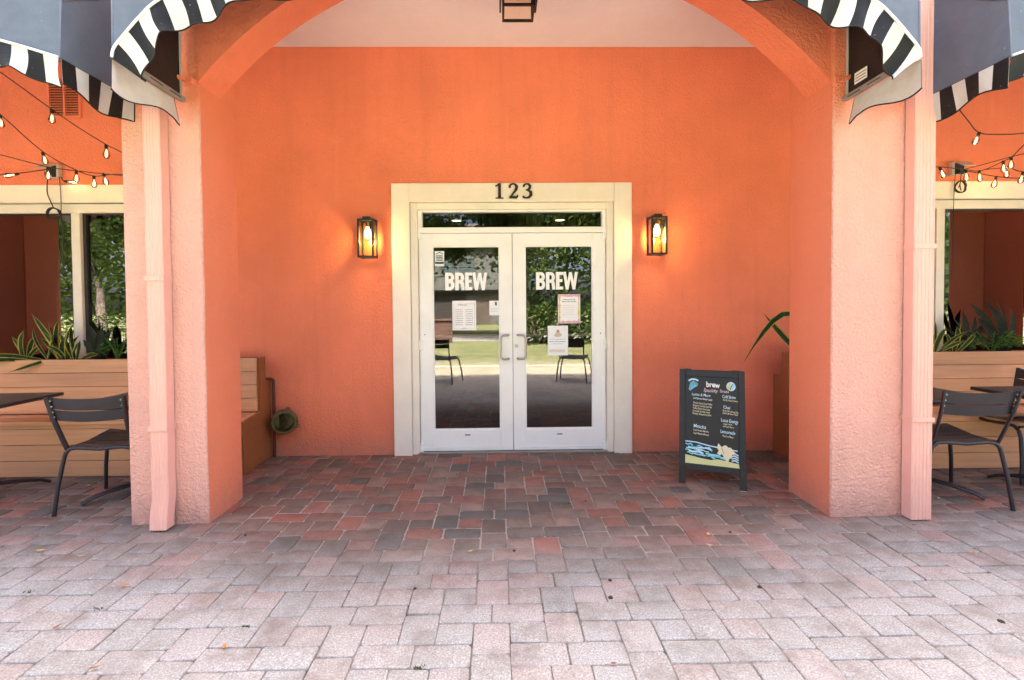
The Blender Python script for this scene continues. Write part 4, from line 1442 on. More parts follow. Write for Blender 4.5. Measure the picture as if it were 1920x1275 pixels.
def bush(x, y, z, rx, ry, rz, n, label, sz=.035, name='leafy_plant'):
    t_ = thing(name, (x, y, z), label, 'plant', 'potted plants in the planters')
    mb = MB()
    r = random.Random(int(x * 100))
    stems = MB()
    for k in range(9):
        a_ = r.uniform(0, 6.28)
        stems.tube([(x, y, z), (x + rx * .4 * math.cos(a_), y + ry * .4 * math.sin(a_), z + rz * .7), (x + rx * .75 * math.cos(a_), y + ry * .75 * math.sin(a_), z + rz * 1.1)], .003, 5)
    stems.build('stem', M['bushleaf'], t_)
    for k in range(n):
        a_, e_ = r.uniform(0, 6.28), r.uniform(-.3, 1)
        q = r.uniform(.55, 1)
        p = Vector((x + rx * q * math.cos(a_) * math.sqrt(1 - e_ * e_ * .8), y + ry * q * math.sin(a_), z + rz * (.45 + .6 * e_ * q)))
        d = Vector((math.cos(a_) + r.uniform(-.6, .6), math.sin(a_) - .4 + r.uniform(-.6, .6), r.uniform(-.5, .7))).normalized()
        s = d.cross(Vector((r.uniform(-.4, .4), r.uniform(-.4, .4), 1))).normalized()
        nr = s.cross(d)
        l, w_ = sz * r.uniform(.8, 1.5), sz * r.uniform(.55, .85)
        mb.add([p, p + d * l * .45 + s * w_ * .5 + nr * .004, p + d * l - nr * .006, p + d * l * .45 - s * w_ * .5 + nr * .004, p + d * l * .5 - nr * .003], [(0, 1, 4), (1, 2, 4), (2, 3, 4), (3, 0, 4)])
    mb.build('foliage', M['bushleaf'], t_, kind='stuff')


bush(-3.50, 4.25, PZ, .15, .07, .20, 90, 'bright green leafy plant tucked against the left pillar')
bush(4.62, 4.235, PZ, .28, .07, .19, 240, 'bright green bush in the right planter')
bush(-4.55, 4.27, PZ - .02, .14, .06, .09, 50, 'low green plant at the far left of the planter', .03)

# ------------------------------------------------------------------ tables and chairs


def table(cx, cy, hx, hy, rz, label):
    t_ = thing('cafe_table', (cx, cy, 0), label, 'table', 'black cafe tables by the benches', rz=rz)
    tp = MB()
    tp.box((-hx, -hy, .716), (hx, hy, .742), bev=.006)
    tp.build('tabletop', M['chair'], t_, True)
    MB().lathe([(.0, .03), (.034, .03), (.032, .70), (.06, .705), (.06, .715), (0, .715)], n=18).build('column', M['black'], t_, True, smooth=40)
    MB().box((-.2, -.2, .700), (.2, .2, .7155)).build('top_plate', M['black'], t_, True)
    for k in range(4):
        a_ = R(45 + 90 * k)
        pts, rs = [], []
        for j in range(8):
            u = j / 7
            rr = .02 + .37 * u
            pts.append((rr * math.cos(a_), rr * math.sin(a_), .088 - .06 * u * u - (.012 if u == 1 else 0)))
            rs.append(.034 - .012 * u)
        MB().tube(pts, rs, 8, flat=.55).build('foot', M['black'], t_, True, smooth=50)
    return t_


table(-3.985, 3.53, .345, .345, R(2), 'black table at the left edge, beside the chair')
table(-2.77, 3.62, .335, .335, R(-1), 'black table mostly hidden behind the left pillar')
table(4.225, 3.36, .36, .345, 0, 'black table at the right edge, beyond the chair')
table(3.21, 3.50, .345, .33, R(1), 'black table half hidden behind the right downspout')


def make_chair(label):
    t_ = thing('metal_chair', (0, 0, 0), label, 'chair', 'charcoal metal chairs at the tables')
    # rear inverted U: legs splay, top bar sags slightly under the seat
    def U(yf_, wb, wt, zt, yt):
        pts = [(-wb, yf_, 0), (-wb + .018, yf_ + (yt - yf_) * .45, zt * .45), (-wt - .018, yt, zt - .085), (-wt - .002, yt, zt - .035), (-wt + .03, yt, zt - .006), (-wt + .08, yt, zt),
               (0, yt, zt - .012)]
        return pts + [(-x, y, z) for x, y, z in reversed(pts[:-1])]
    MB().tube(U(-.245, .283, .225, .462, -.205), .0135, 10).build('rear_leg_frame', M['chair'], t_, True, smooth=60)
    MB().tube(U(.245, .312, .245, .445, .205), .0135, 10).build('front_leg_frame', M['chair'], t_, True, smooth=60)
    for s in (-1, 1):
        MB().tube([(s * .222, -.20, .455), (s * .236, .0, .448), (s * .245, .20, .440)], .011, 8).build('seat_rail', M['chair'], t_, True, smooth=60)
        pts = [(s * .222, -.195, .448), (s * .224, -.225, .52), (s * .236, -.28, .68), (s * .247, -.315, .83), (s * .248, -.318, .842)]
        MB().tube(pts, .015, 8, flat=.7).build('back_upright', M['chair'], t_, True, smooth=60)
        for z in (.715, .80):
            pass
    # pressed seat slats running across, dished
    ns = 6
    for k in range(ns):
        y0_, y1_ = -.20 + .42 * k / ns + .004, -.20 + .42 * (k + 1) / ns - .004
        mb = MB()
        cols = 8
        def zz(x, y):
            return .476 - .016 * (1 - (x / .24) ** 2) - .02 * math.exp(-((y + .05) / .12) ** 2) + .012 * max(0, (y - .1) / .12)
        for th in (0, -.006):
            for y in (y0_, y1_):
                for j in range(cols + 1):
                    x = -.235 + .47 * j / cols
                    x *= 1 + .05 * (y + .2) / .42
                    mb.v.append((x, y, zz(x, y) + th))
        n1_ = cols + 1
        for j in range(cols):
            mb.f += [(j, j + 1, n1_ + j + 1, n1_ + j), (2 * n1_ + j, 3 * n1_ + j, 3 * n1_ + j + 1, 2 * n1_ + j + 1), (j, 2 * n1_ + j, 2 * n1_ + j + 1, j + 1), (n1_ + j, n1_ + j + 1, 3 * n1_ + j + 1, 3 * n1_ + j)]
        mb.f += [(0, n1_, 3 * n1_, 2 * n1_), (cols, 2 * n1_ + cols, 3 * n1_ + cols, n1_ + cols)]
        mb.m = [0] * len(mb.f)
        mb.build('seat_slat', M['chair'], t_, True, smooth=40)
    # two curved back slats
    for (za, zb) in ((.675, .750), (.757, .838)):
        mb = MB()
        cols = 12
        for th in (0, .007):
            for z in (za, zb):
                for j in range(cols + 1):
                    u = j / cols * 2 - 1
                    yb_ = -.28 - (z - .68) * .235
                    mb.v.append((u * .236, yb_ - .032 * (1 - u * u) + th + .012, z - .010 * (1 - u * u)))
        n1_ = cols + 1
        for j in range(cols):
            mb.f += [(j, j + 1, n1_ + j + 1, n1_ + j), (2 * n1_ + j, 3 * n1_ + j, 3 * n1_ + j + 1, 2 * n1_ + j + 1), (j, 2 * n1_ + j, 2 * n1_ + j + 1, j + 1), (n1_ + j, n1_ + j + 1, 3 * n1_ + j + 1, 3 * n1_ + j)]
        mb.f += [(0, n1_, 3 * n1_, 2 * n1_), (cols, 2 * n1_ + cols, 3 * n1_ + cols, n1_ + cols)]
        mb.m = [0] * len(mb.f)
        mb.build('back_slat', M['chair'], t_, True, smooth=40)
    for s in (-1, 1):
        for z in (.70, .735, .775, .815):
            yb_ = -.28 - (z - .68) * .235
            MB().lathe([(0, -.004), (.006, -.003), (.007, .004)], (s * .228, yb_ + .0, z), (0, 1, 0), 8).build('rivet', M['alu'], t_, True)
    return t_


ch = make_chair('dark metal chair in front of the left bench, seen from behind')
ch.location = (-2.835, 3.46, 0)
ch.rotation_euler = (0, 0, R(3))
c2 = copy_tree(ch, label='dark metal chair right of the right downspout, seen from behind')
c2.location = (3.25, 3.33, 0)
c2.rotation_euler = (0, 0, R(-3))
c3 = copy_tree(ch, label='dark metal chair cut off by the right edge of the picture')
c3.location = (4.33, 3.80, 0)
c3.rotation_euler = (0, 0, R(88))
# chairs tipped against tables on the camera's side, mirrored in the door glass
for (x, y, rz, tilt, lb) in ((-1.08, .32, 195, 8, 'dark chair reflected at the left in the left door glass'), (1.40, .34, 200, 10, 'dark chair reflected at the right in the right door glass')):
    c = copy_tree(ch, label=lb, group='chairs standing on the terrace edge behind the camera')
    c.location = (x, y + .02, .0)
    c.rotation_euler = (0, 0, R(rz))

# ------------------------------------------------------------------ chalkboard A-frame


def text_mesh(s, size, shear=0.0, off=0.0):
    cu = bpy.data.curves.new('t', 'FONT')
    cu.body = s
    cu.size = size
    cu.shear = shear
    cu.offset = off
    cu.resolution_u = 3
    o = bpy.data.objects.new('t', cu)
    COL.objects.link(o)
    me = bpy.data.meshes.new_from_object(o)
    bpy.data.objects.remove(o)
    bpy.data.curves.remove(cu)
    vs = [v.co.copy() for v in me.vertices]
    fs = [tuple(p_.vertices) for p_ in me.polygons]
    bpy.data.meshes.remove(me)
    wd = max((v.x for v in vs), default=0)
    return vs, fs, wd


M['board'] = painted('black_chalkboard', (.016, .016, .013), .55, .3, 6)
M['frame'] = painted('black_stained_wood', (.013, .0135, .015), .42, .3, 14)
M['ch_white'] = mat('white_chalk', (.8, .8, .76), .9)
M['ch_blue'] = mat('blue_chalk', (.18, .5, .66), .9)
M['ch_teal'] = mat('teal_chalk', (.28, .66, .66), .9)
M['ch_sand'] = mat('pale_yellow_chalk', (.62, .62, .28), .9)
M['ch_cream'] = mat('cream_chalk', (.74, .66, .42), .9)
M['ch_pink'] = mat('pink_chalk', (.78, .55, .58), .9)
M['ch_ltblue'] = mat('light_blue_chalk', (.55, .75, .84), .9)
pA, pB = Vector((1.448, 3.628, 0)), Vector((1.862, 3.452, 0))
along = (pB - pA).normalized()
ang = math.atan2(along.y, along.x)
W_ = .485
H_ = .915
mid = (pA + pB) / 2
board = thing('sandwich_board', mid, 'black chalkboard A-frame sign with chalk drinks menu by the right pillar', 'sign', rz=ang)
LEAN = R(12.0)
FR = Matrix.Rotation(-LEAN, 4, 'X')              # front leaf leans back: local +Y is away from the viewer
apex_y = math.sin(LEAN) * H_


def leaf(front):
    mb = MB()
    th = .024
    lw = .046
    mb.box((-W_ / 2, 0, 0), (-W_ / 2 + lw, th, H_), bev=.003).box((W_ / 2 - lw, 0, 0), (W_ / 2, th, H_), bev=.003)
    mb.box((-W_ / 2 + lw, .001, H_ - .055), (W_ / 2 - lw, th, H_ - .002), bev=.003).box((-W_ / 2 + lw, .001, .115), (W_ / 2 - lw, th, .165), bev=.003)
    pn_ = MB().box((-W_ / 2 + lw, .008, .165), (W_ / 2 - lw, .016, H_ - .055))
    ft = MB()
    for s in (-1, 1):
        ft.box((s * (W_ / 2 - lw / 2) - .021, .001, -.004), (s * (W_ / 2 - lw / 2) + .021, th - .001, .010), bev=.002)
    if front:
        mx = FR
    else:
        mx = Matrix.Translation((0, 2 * apex_y + .028, 0)) @ Matrix.Rotation(LEAN, 4, 'X') @ Matrix.Translation((0, -th, 0))
    return mb.xf(mx), pn_.xf(mx), ft.xf(mx)


for front in (True, False):
    a_, b_, c_ = leaf(front)
    fo = a_.build('leaf_frame', M['frame'], board, True)
    b_.build('chalk_panel', M['board'], fo, True)
    c_.build('foot_cap', M['paper'], fo, True)
    if front:
        front_frame = fo
for s in (-1, 1):
    MB().box((s * .18 - .03, apex_y * .98 - .004, H_ * math.cos(LEAN) - .012), (s * .18 + .03, apex_y + .034, H_ * math.cos(LEAN) + .004), bev=.002).build('hinge', M['frame'], board, True)
bx0, bx1, bz0, bz1 = -W_ / 2 + .046, W_ / 2 - .046, .165, H_ - .055
bw, bh = bx1 - bx0, bz1 - bz0
lay = [0]


def chalk(mb, name, m_):
    lay[0] += 1
    mb.xf(FR).build(name, m_, front_frame, True)


def chalk_text(s, u, v, width, hgt, m_, shear=.1, rot=0.0, off=0.0):
    """u, v: left baseline in board fractions (v down)"""
    vs, fs, wd = text_mesh(s, 1.0, shear, off)
    k = width * bw / max(wd, .01)
    hz = hgt * bh
    mb = MB()
    r = random.Random(len(s) * 31 + int(v * 1000))
    x0_, z0_ = bx0 + u * bw, bz1 - v * bh
    mb.add([(x0_ + q.x * k, .0066 - lay[0] * .00002, z0_ + q.y * hz / .72 - q.x / max(wd, .01) * rot * bh + .0012 * math.sin(q.x * 3 + v * 40)) for q in vs], fs)
    chalk(mb, 'chalk_writing', m_)


chalk_text('brew', .40, .112, .26, .062, M['ch_white'], 0, .01, .03)
chalk_text('Specialty', .345, .172, .28, .042, M['ch_pink'], .35, .005, .004)
chalk_text('Drinks', .655, .172, .17, .032, M['ch_pink'], .2, .004, .004)
chalk_text('Lattes & More', .12, .222, .36, .032, M['ch_ltblue'], .2, .01, .008)
for k, s in enumerate(('Iced Brown Butter Latte', 'Almond Cream Dutch Toffee', 'Blueberry Crumble Latte Bar', 'Toffee Dutch Iced Latte', 'Lavender Double Latte', 'Nutty Banana Latte')):
    chalk_text(s, .155 - .004 * k, .262 + (.054 if k else 0) + .031 * max(k - 1, 0), .36 if k not in (3, 4) else .33, .021, M['ch_cream'] if k else M['ch_white'], .12, .012, .010)
chalk_text('Matcha', .155, .590, .24, .042, M['ch_ltblue'], .1, .012, .008)
chalk_text('Iced Vanilla Matcha', .155, .628, .29, .020, M['ch_cream'], .1, .012, .010)
chalk_text('Lapis Mango Matcha', .155, .662, .29, .020, M['ch_cream'], .1, .014, .010)
chalk_text('Cold Brew', .70, .232, .25, .038, M['ch_ltblue'], .1, .008, .008)
chalk_text('Vanilla Sweet Cream', .71, .262, .28, .020, M['ch_cream'], .1, .012, .008)
chalk_text('Chai', .715, .352, .13, .036, M['ch_ltblue'], .1, .006, .008)
chalk_text('Dirty Chai, Honey Chai', .705, .384, .29, .020, M['ch_cream'], .1, .014, .010)
chalk_text('Dark Brown Chai', .705, .412, .28, .020, M['ch_cream'], .1, .012, .010)
chalk_text('Lotus Energy', .67, .500, .32, .040, M['ch_ltblue'], .1, .014, .008)
chalk_text('Sugar Free', .72, .532, .16, .018, M['ch_cream'], .1, .006, .009)
chalk_text('Unsweet Berry', .71, .560, .20, .018, M['ch_cream'], .1, .008, .009)
chalk_text('Lemonade', .66, .628, .27, .038, M['ch_ltblue'], .1, .010, .008)
chalk_text('Peach or Berry', .70, .668, .20, .020, M['ch_cream'], .1, .010, .010)


def bpt(u, v):
    return (bx0 + u * bw, bz1 - v * bh)


def stroke(pts, wd, name, m_):
    y = .0066 - lay[0] * .00002
    chalk(MB().ribbon([bpt(*q) for q in pts], wd, y, y + .0008), name, m_)


# chalk drawings: a palm-like tassel and a round emblem at the top, sea, sand and a flower at the foot
for k in range(6):
    stroke([(.11 + .025 * k, .05 + .01 * abs(k - 2)), (.09 + .026 * k, .11), (.07 + .022 * k, .17 - .012 * abs(k - 1))], .007, 'chalk_tassel', M['ch_blue'])
stroke([(.06, .055), (.12, .035), (.19, .033), (.25, .05)], .012, 'chalk_tassel', M['ch_ltblue'])
cu_, cv_ = .865, .098
y = .0066 - lay[0] * .00002
ctr = bpt(cu_, cv_)
disc = [(ctr[0] + .033 * math.cos(R(q)), ctr[1] + .036 * math.sin(R(q))) for q in range(0, 360, 18)]
chalk(MB().prism(disc, y, y + .0006), 'chalk_emblem', M['ch_ltblue'])
half_ = [(ctr[0] + .030 * math.cos(R(q)), ctr[1] + .033 * math.sin(R(q))) for q in range(90, 280, 15)]
y = .0066 - lay[0] * .00002
chalk(MB().prism(half_, y - .0006, y), 'chalk_emblem', M['ch_sand'])
for k, du in enumerate((-.03, .01, .045)):
    y = .0052
    chalk(MB().ribbon([bpt(cu_ + du - .03, .135), bpt(cu_ + du, .1), bpt(cu_ + du + .02, .065)], .006, y - .0002 * k, y + .0008), 'chalk_emblem', M['ch_blue'] if k != 1 else M['board'])
wr_ = random.Random(5)
stroke([(0, .755), (.2, .757), (.45, .785), (.7, .80), (.97, .815)], .008, 'chalk_wave', M['ch_ltblue'])
for k in range(20):
    u0 = wr_.uniform(.0, .62)
    v0 = wr_.uniform(.775, .885) + .04 * u0
    l = wr_.uniform(.1, .32)
    stroke([(u0, v0), (u0 + l * .3, v0 + wr_.uniform(-.012, .01)), (u0 + l * .7, v0 + wr_.uniform(-.004, .016)), (min(u0 + l, .97), v0 + .02)], wr_.uniform(.006, .013), 'chalk_wave', (M['ch_teal'], M['ch_ltblue'], M['ch_teal'], M['ch_blue'])[k % 4])
for k in range(4):
    v0 = .855 + .025 * k
    stroke([(.86, v0), (.92, v0 - .01), (.985, v0 + .012)], .009, 'chalk_wave', M['ch_ltblue'])
y = .0066 - lay[0] * .00002
sand = [bpt(0, .905), bpt(.12, .915), bpt(.3, .932), bpt(.48, .942), bpt(.6, .925), bpt(.75, .935), bpt(.99, .955), bpt(1, 1), bpt(0, 1)]
chalk(MB().prism(sand, y - .0004, y + .0006), 'chalk_sand', M['ch_sand'])
fl = [(.60, .80), (.62, .745), (.655, .77), (.69, .785), (.73, .765), (.77, .765), (.80, .785), (.85, .785), (.885, .81), (.93, .84), (.90, .862), (.87, .86), (.86, .90), (.82, .905), (.80, .945), (.755, .945), (.76, .905), (.71, .885), (.685, .86), (.65, .88), (.595, .862), (.63, .83)]
y = .0052
chalk(MB().prism([bpt(*q) for q in fl], y, y + .0012), 'chalk_flower', M['ch_cream'])
for k, pts in enumerate((((.68, .79), (.70, .83), (.73, .86)), ((.74, .80), (.755, .83), (.79, .82)), ((.80, .87), (.76, .85), (.80, .82)))):
    chalk(MB().ribbon([bpt(*q) for q in pts], .0035, .0046 - .0002 * k, .0055), 'chalk_flower', M['ch_pink'] if k else M['board'])

# ------------------------------------------------------------------ papers on the doors
PY = DY + .0195


def paper(u0, v0, u1, v1, name, label, cat, rot=0.0):
    a_, b_ = at(u0, v0, PY), at(u1, v1, PY)
    x0_, x1_, z0_, z1_ = a_.x, b_.x, b_.z, a_.z
    t_ = thing(name, ((x0_ + x1_) / 2, PY, z0_), label, cat)
    MB().box((x0_, PY - .0012, z0_), (x1_, PY + .001, z1_)).build('sheet', M['paper'], t_)
    return t_, x0_, x1_, z0_, z1_


def lines(t_, rows, m_, name='print', y=None):
    mb = MB()
    y = y or PY - .0016
    for (x0_, x1_, z_, h_) in rows:
        r = random.Random(int(z_ * 1e5))
        x = x0_
        while x < x1_ - .004:
            w_ = r.uniform(.006, .018)
            mb.box((x, y, z_), (min(x + w_, x1_), y + .0003, z_ + h_ * r.uniform(.7, 1)))
            x += w_ + .004
    mb.build(name, m_, t_)


M['ink_dark'] = mat('black_ink', (.03, .03, .035), .7)
M['ink_yellow'] = mat('yellow_print', (.72, .60, .06), .7)
M['ink_pink'] = mat('pink_print', (.72, .40, .46), .7)
M['ink_brown'] = mat('brown_print', (.35, .17, .08), .7)
M['ink_blue'] = mat('blue_print', (.2, .42, .52), .7)
M['ink_tan'] = mat('tan_print', (.6, .47, .35), .7)
M['sticker'] = mat('pale_blue_sticker', (.72, .78, .80), .5)
t_, x0, x1, z0, z1 = paper(848, 564, 893, 619, 'menu_sheet', 'large white menu sheet taped inside the left door', 'notice')
vs, fs, wd = text_mesh('Menu', 1, .35)
MB().add([(x0 + .05 + q.x * .095 / wd, PY - .0018, z1 - .05 + q.y * .03) for q in vs], fs).build('heading', M['ink'], t_)
lines(t_, [(x0 + .03, x0 + .105, z1 - .09 - .021 * k, .006) for k in range(8)] + [(x0 + .128, x1 - .03, z1 - .09 - .021 * k, .006) for k in range(8)] + [(x0 + .09, x1 - .09, z0 + .018, .005)], M['ink'])
fr_ = MB()
for (p, q) in (((x0 + .014, z0 + .012), (x0 + .016, z1 - .03)), ((x1 - .016, z0 + .012), (x1 - .014, z1 - .03)), ((x0 + .016, z0 + .012), (x1 - .016, z0 + .014)), ((x0 + .12, z1 - .032), (x1 - .016, z1 - .03))):
    fr_.box((p[0], PY - .0016, p[1]), (q[0], PY - .0013, q[1]))
fr_.build('border', M['ink'], t_)
t_, x0, x1, z0, z1 = paper(917.5, 564, 937.5, 591, 'small_notice', 'small white notice at the inner edge of the left door', 'notice')
lines(t_, [(x0 + .012, x1 - .012, z1 - .075 - .016 * k, .003) for k in range(3)], M['ink'])
MB().prism([(x0 + .055, z1 - .01), (x0 + .072, z1 - .012), (x0 + .074, z1 - .04), (x0 + .066, z1 - .052), (x0 + .056, z1 - .04)], PY - .0017, PY - .0013).build('logo', M['ink_dark'], t_)
t_, x0, x1, z0, z1 = paper(815, 471, 833, 499, 'door_sticker', 'small blue and white sticker at the top left corner of the left door', 'sticker')
t_.children[0].data.materials[0] = M['sticker']
sm_ = MB()
cxs = (x0 + x1) / 2
sm_.ribbon([(x0 + .010, z1 - .03), (cxs, z1 - .012), (x1 - .010, z1 - .03)], .006, PY - .0017, PY - .0013)
for k in range(4):
    sm_.box((x0 + .014, PY - .0018, z1 - .050 - .015 * k), (x1 - .014, PY - .0013, z1 - .042 - .015 * k))
sm_.box((x0 + .004, PY - .0018, z0 + .022), (x1 - .004, PY - .0013, z0 + .042))
sm_.build('print', M['ink_dark'], t_)
t_, x0, x1, z0, z1 = paper(1046, 552, 1088, 606, 'flower_poster', 'poster with yellow and pink flower border on the right door', 'poster')
fb = {'ink_yellow': MB(), 'ink_pink': MB()}
r_ = random.Random(3)
k = 0
for side in range(4):
    for q in range(12):
        u = (q + .5) / 12
        if side == 0: px, pz = x0 + .014, z0 + (z1 - z0) * u
        elif side == 1: px, pz = x1 - .014, z0 + (z1 - z0) * u
        elif side == 2: px, pz = x0 + (x1 - x0) * u, z0 + .013
        else: px, pz = x0 + (x1 - x0) * u, z1 - .012
        k += 1
        mm_ = 'ink_yellow' if (side < 2 and r_.random() < .7) else 'ink_pink'
        s_ = r_.uniform(.009, .017)
        fb[mm_].prism([(px + s_ * math.cos(a_) * r_.uniform(.6, 1), pz + s_ * math.sin(a_)) for a_ in (0, 1.05, 2.1, 3.14, 4.2, 5.2)], PY - .0014 - .00002 * k, PY - .0012)
for kk, b_ in fb.items():
    b_.build('flower_print', M[kk], t_)
lines(t_, [(x0 + .05, x1 - .05, z1 - .055, .011), (x0 + .04, x1 - .04, z1 - .075, .011)], M['ink'], 'heading', PY - .0024)
lines(t_, [(x0 + .045, x1 - .06, z1 - .11 - .022 * k, .004) for k in range(5)], M['ink_tan'], 'print', PY - .0024)
t_, x0, x1, z0, z1 = paper(1027, 611, 1065, 666, 'drink_poster', 'white poster with a small brown picture, lower on the right door', 'poster')
cx_ = (x0 + x1) / 2
MB().prism([(cx_ - .04, z1 - .10), (cx_ - .022, z1 - .07), (cx_ - .006, z1 - .04), (cx_ + .012, z1 - .045), (cx_ + .02, z1 - .07), (cx_ + .042, z1 - .09), (cx_ + .02, z1 - .108), (cx_ - .015, z1 - .11)], PY - .0017, PY - .0013).build('picture', M['ink_tan'], t_)
MB().prism([(cx_ - .012, z1 - .052), (cx_ + .0, z1 - .034), (cx_ + .012, z1 - .052), (cx_, z1 - .066)], PY - .0022, PY - .0018).build('picture', M['ink_brown'], t_)
lines(t_, [(x0 + .02, x1 - .02, z1 - .135, .006), (x0 + .018, x1 - .018, z1 - .16, .009), (x0 + .05, x1 - .05, z1 - .18, .006)], M['ink_blue'])
lines(t_, [(x0 + .015, x1 - .03, z0 + .03 + .01 * k, .008) for k in range(3)], M['ink_tan'], 'footer')

# ------------------------------------------------------------------ fallen leaves, gum, weeds


def fallen_leaf(u, v, l, wd, a_, m_, label):
    p_ = ground(u, v)
    mb = MB()
    n = 6
    r = random.Random(int(u))
    for i in range(n + 1):
        t__ = i / n
        w_ = wd * math.sin(math.pi * min(max(t__, .03), .97)) ** .8
        z = .010 + .35 * l * (t__ - .5) ** 2 * 1.6
        for s in (-1, 0, 1):
            mb.v.append(((t__ - .5) * l, s * w_ / 2, z + (abs(s) * .22 * w_)))
    for i in range(n):
        for k in range(2):
            b0 = i * 3 + k
            mb.f.append((b0, b0 + 1, b0 + 4, b0 + 3))
            mb.m.append(0)
    mb.tube([(l * .5, 0, .012 + .1 * l), (l * .68, r.uniform(-.004, .004), .012 + .06 * l)], .0009, 4)
    o = mb.build('fallen_leaf', m_, label=label, cat='leaf', group='dry leaves on the paving', smooth=60)
    o.location = (p_.x, p_.y, 0)
    o.rotation_euler = (0, 0, R(a_))
    return o


fallen_leaf(234, 1102, .040, .020, 40, M['leaf_orange'], 'orange dry leaf standing on a paver left of centre, below the left pillar')
fallen_leaf(421, 1217, .030, .017, 120, M['leaf_orange'], 'small orange leaf near the bottom edge, left of centre')
fallen_leaf(106, 1180, .036, .014, 75, M['leaf_brown'], 'curled brown leaf near the lower left corner')
fallen_leaf(187, 1021, .035, .016, 15, M['leaf_brown'], 'reddish brown leaf in front of the left downspout')
fallen_leaf(183, 995, .030, .014, 50, M['leaf_brown'], 'small brown leaf close to the left chair leg')
fallen_leaf(75, 1036, .045, .020, 5, M['leaf_yellow'], 'pale yellow leaf near the left edge')
fallen_leaf(151, 1046, .040, .013, 10, M['leaf_yellow'], 'thin straw coloured leaf left of the pillar base')
fallen_leaf(882, 1037, .036, .016, 25, M['leaf_yellow'], 'bright yellow leaf on the paving below the doors')
fallen_leaf(1328, 1005, .034, .022, 70, M['leaf_yellow'], 'ochre leaf in front of the chalkboard sign')
fallen_leaf(1330, 1025, .04, .010, -20, M['leaf_yellow'], 'thin curled leaf just below the ochre one')
fallen_leaf(178, 1257, .045, .012, 20, M['leaf_brown'], 'thin brown leaf at the bottom left edge')
fallen_leaf(1150, 1249, .022, .013, 0, M['leaf_brown'], 'tiny red brown leaf at the bottom, right of centre')
fallen_leaf(1822, 1040, .038, .014, 0, M['leaf_orange'], 'tan leaf near the right edge of the paving')
fallen_leaf(166, 913, .028, .02, 30, M['leaf_yellow'], 'pale curled leaf under the left chair')
fallen_leaf(1760, 937, .026, .016, 60, M['leaf_yellow'], 'pale leaf under the right chair')
fallen_leaf(500, 893, .024, .014, 20, M['leaf_yellow'], 'whitish scrap of leaf beside the left bench end')
fallen_leaf(1803, 880, .03, .016, -10, M['leaf_yellow'], 'pale leaf against the foot of the right bench')
for k, (u, v, s, lb) in enumerate(((964, 1033, .011, 'below the doors'), (1145, 1121, .015, 'right of centre on the pale paving'), (778, 1104, .010, 'left of centre on the pale paving'), (1144, 1088, .013, 'above its twin right of centre'), (1424, 1101, .013, 'below the chalkboard sign'), (1098, 940, .010, 'in the shaded paving below the right door'), (1067, 944, .008, 'in the shaded paving below the middle of the doors'), (1369, 998, .012, 'just in front of the chalkboard sign'), (460, 1004, .012, 'right of the left pillar base'), (1877, 1166, .018, 'near the right edge'))):
    p_ = ground(u, v)
    r = random.Random(k)
    s *= .8
    pl = [(p_.x + s * math.cos(R(a_)) * r.uniform(.8, 1.15), p_.y + s * math.sin(R(a_)) * r.uniform(.8, 1.15)) for a_ in range(0, 360, 30)]
    n = len(pl)
    mb = MB().add([(x, y, .0) for x, y in pl] + [(p_.x + (x - p_.x) * .8, p_.y + (y - p_.y) * .8, .0058) for x, y in pl], [(i, (i + 1) % n, (i + 1) % n + n, i + n) for i in range(n)] + [tuple(range(n, 2 * n))])
    mb.build('gum_spot', M['gum'], label='black trodden gum spot ' + lb, cat='gum', group='gum spots on the paving')
for k, (u, v, lb) in enumerate(((460, 1175, 'tiny green weed in a joint left of centre'), (188, 1142, 'tiny weed in a joint on the left paving'), (54, 1111, 'tiny weed in a joint near the left edge'), (787, 1252, 'mossy tuft in a joint at the bottom centre'), (1655, 1073, 'dry grass tuft in a joint below the right pillar'), (1830, 1030, 'dry grass tuft near the right edge'), (1712, 984, 'dry weed line at the foot of the right downspout'))):
    p_ = ground(u, v)
    t_ = thing('weed', p_, lb, 'weed', 'weeds in the paving joints')
    mb = MB()
    r = random.Random(k + 50)
    for q in range(26):
        b0 = Vector((p_.x + r.gauss(0, .011), p_.y + r.gauss(0, .004), -.004))
        d = Vector((r.gauss(0, .007), r.gauss(0, .005), r.uniform(.006, .015)))
        s = Vector((.0016, .0006, 0))
        mb.add([b0 - s, b0 + s, b0 + d * .6 + s * 1.2, b0 + d, b0 + d * .6 - s * 1.2], [(0, 1, 2, 3, 4)])
    mb.build('blades', M['moss'] if k < 4 else M['straw'], t_, kind='stuff')

# ------------------------------------------------------------------ what the glass mirrors: trees, house, low wall


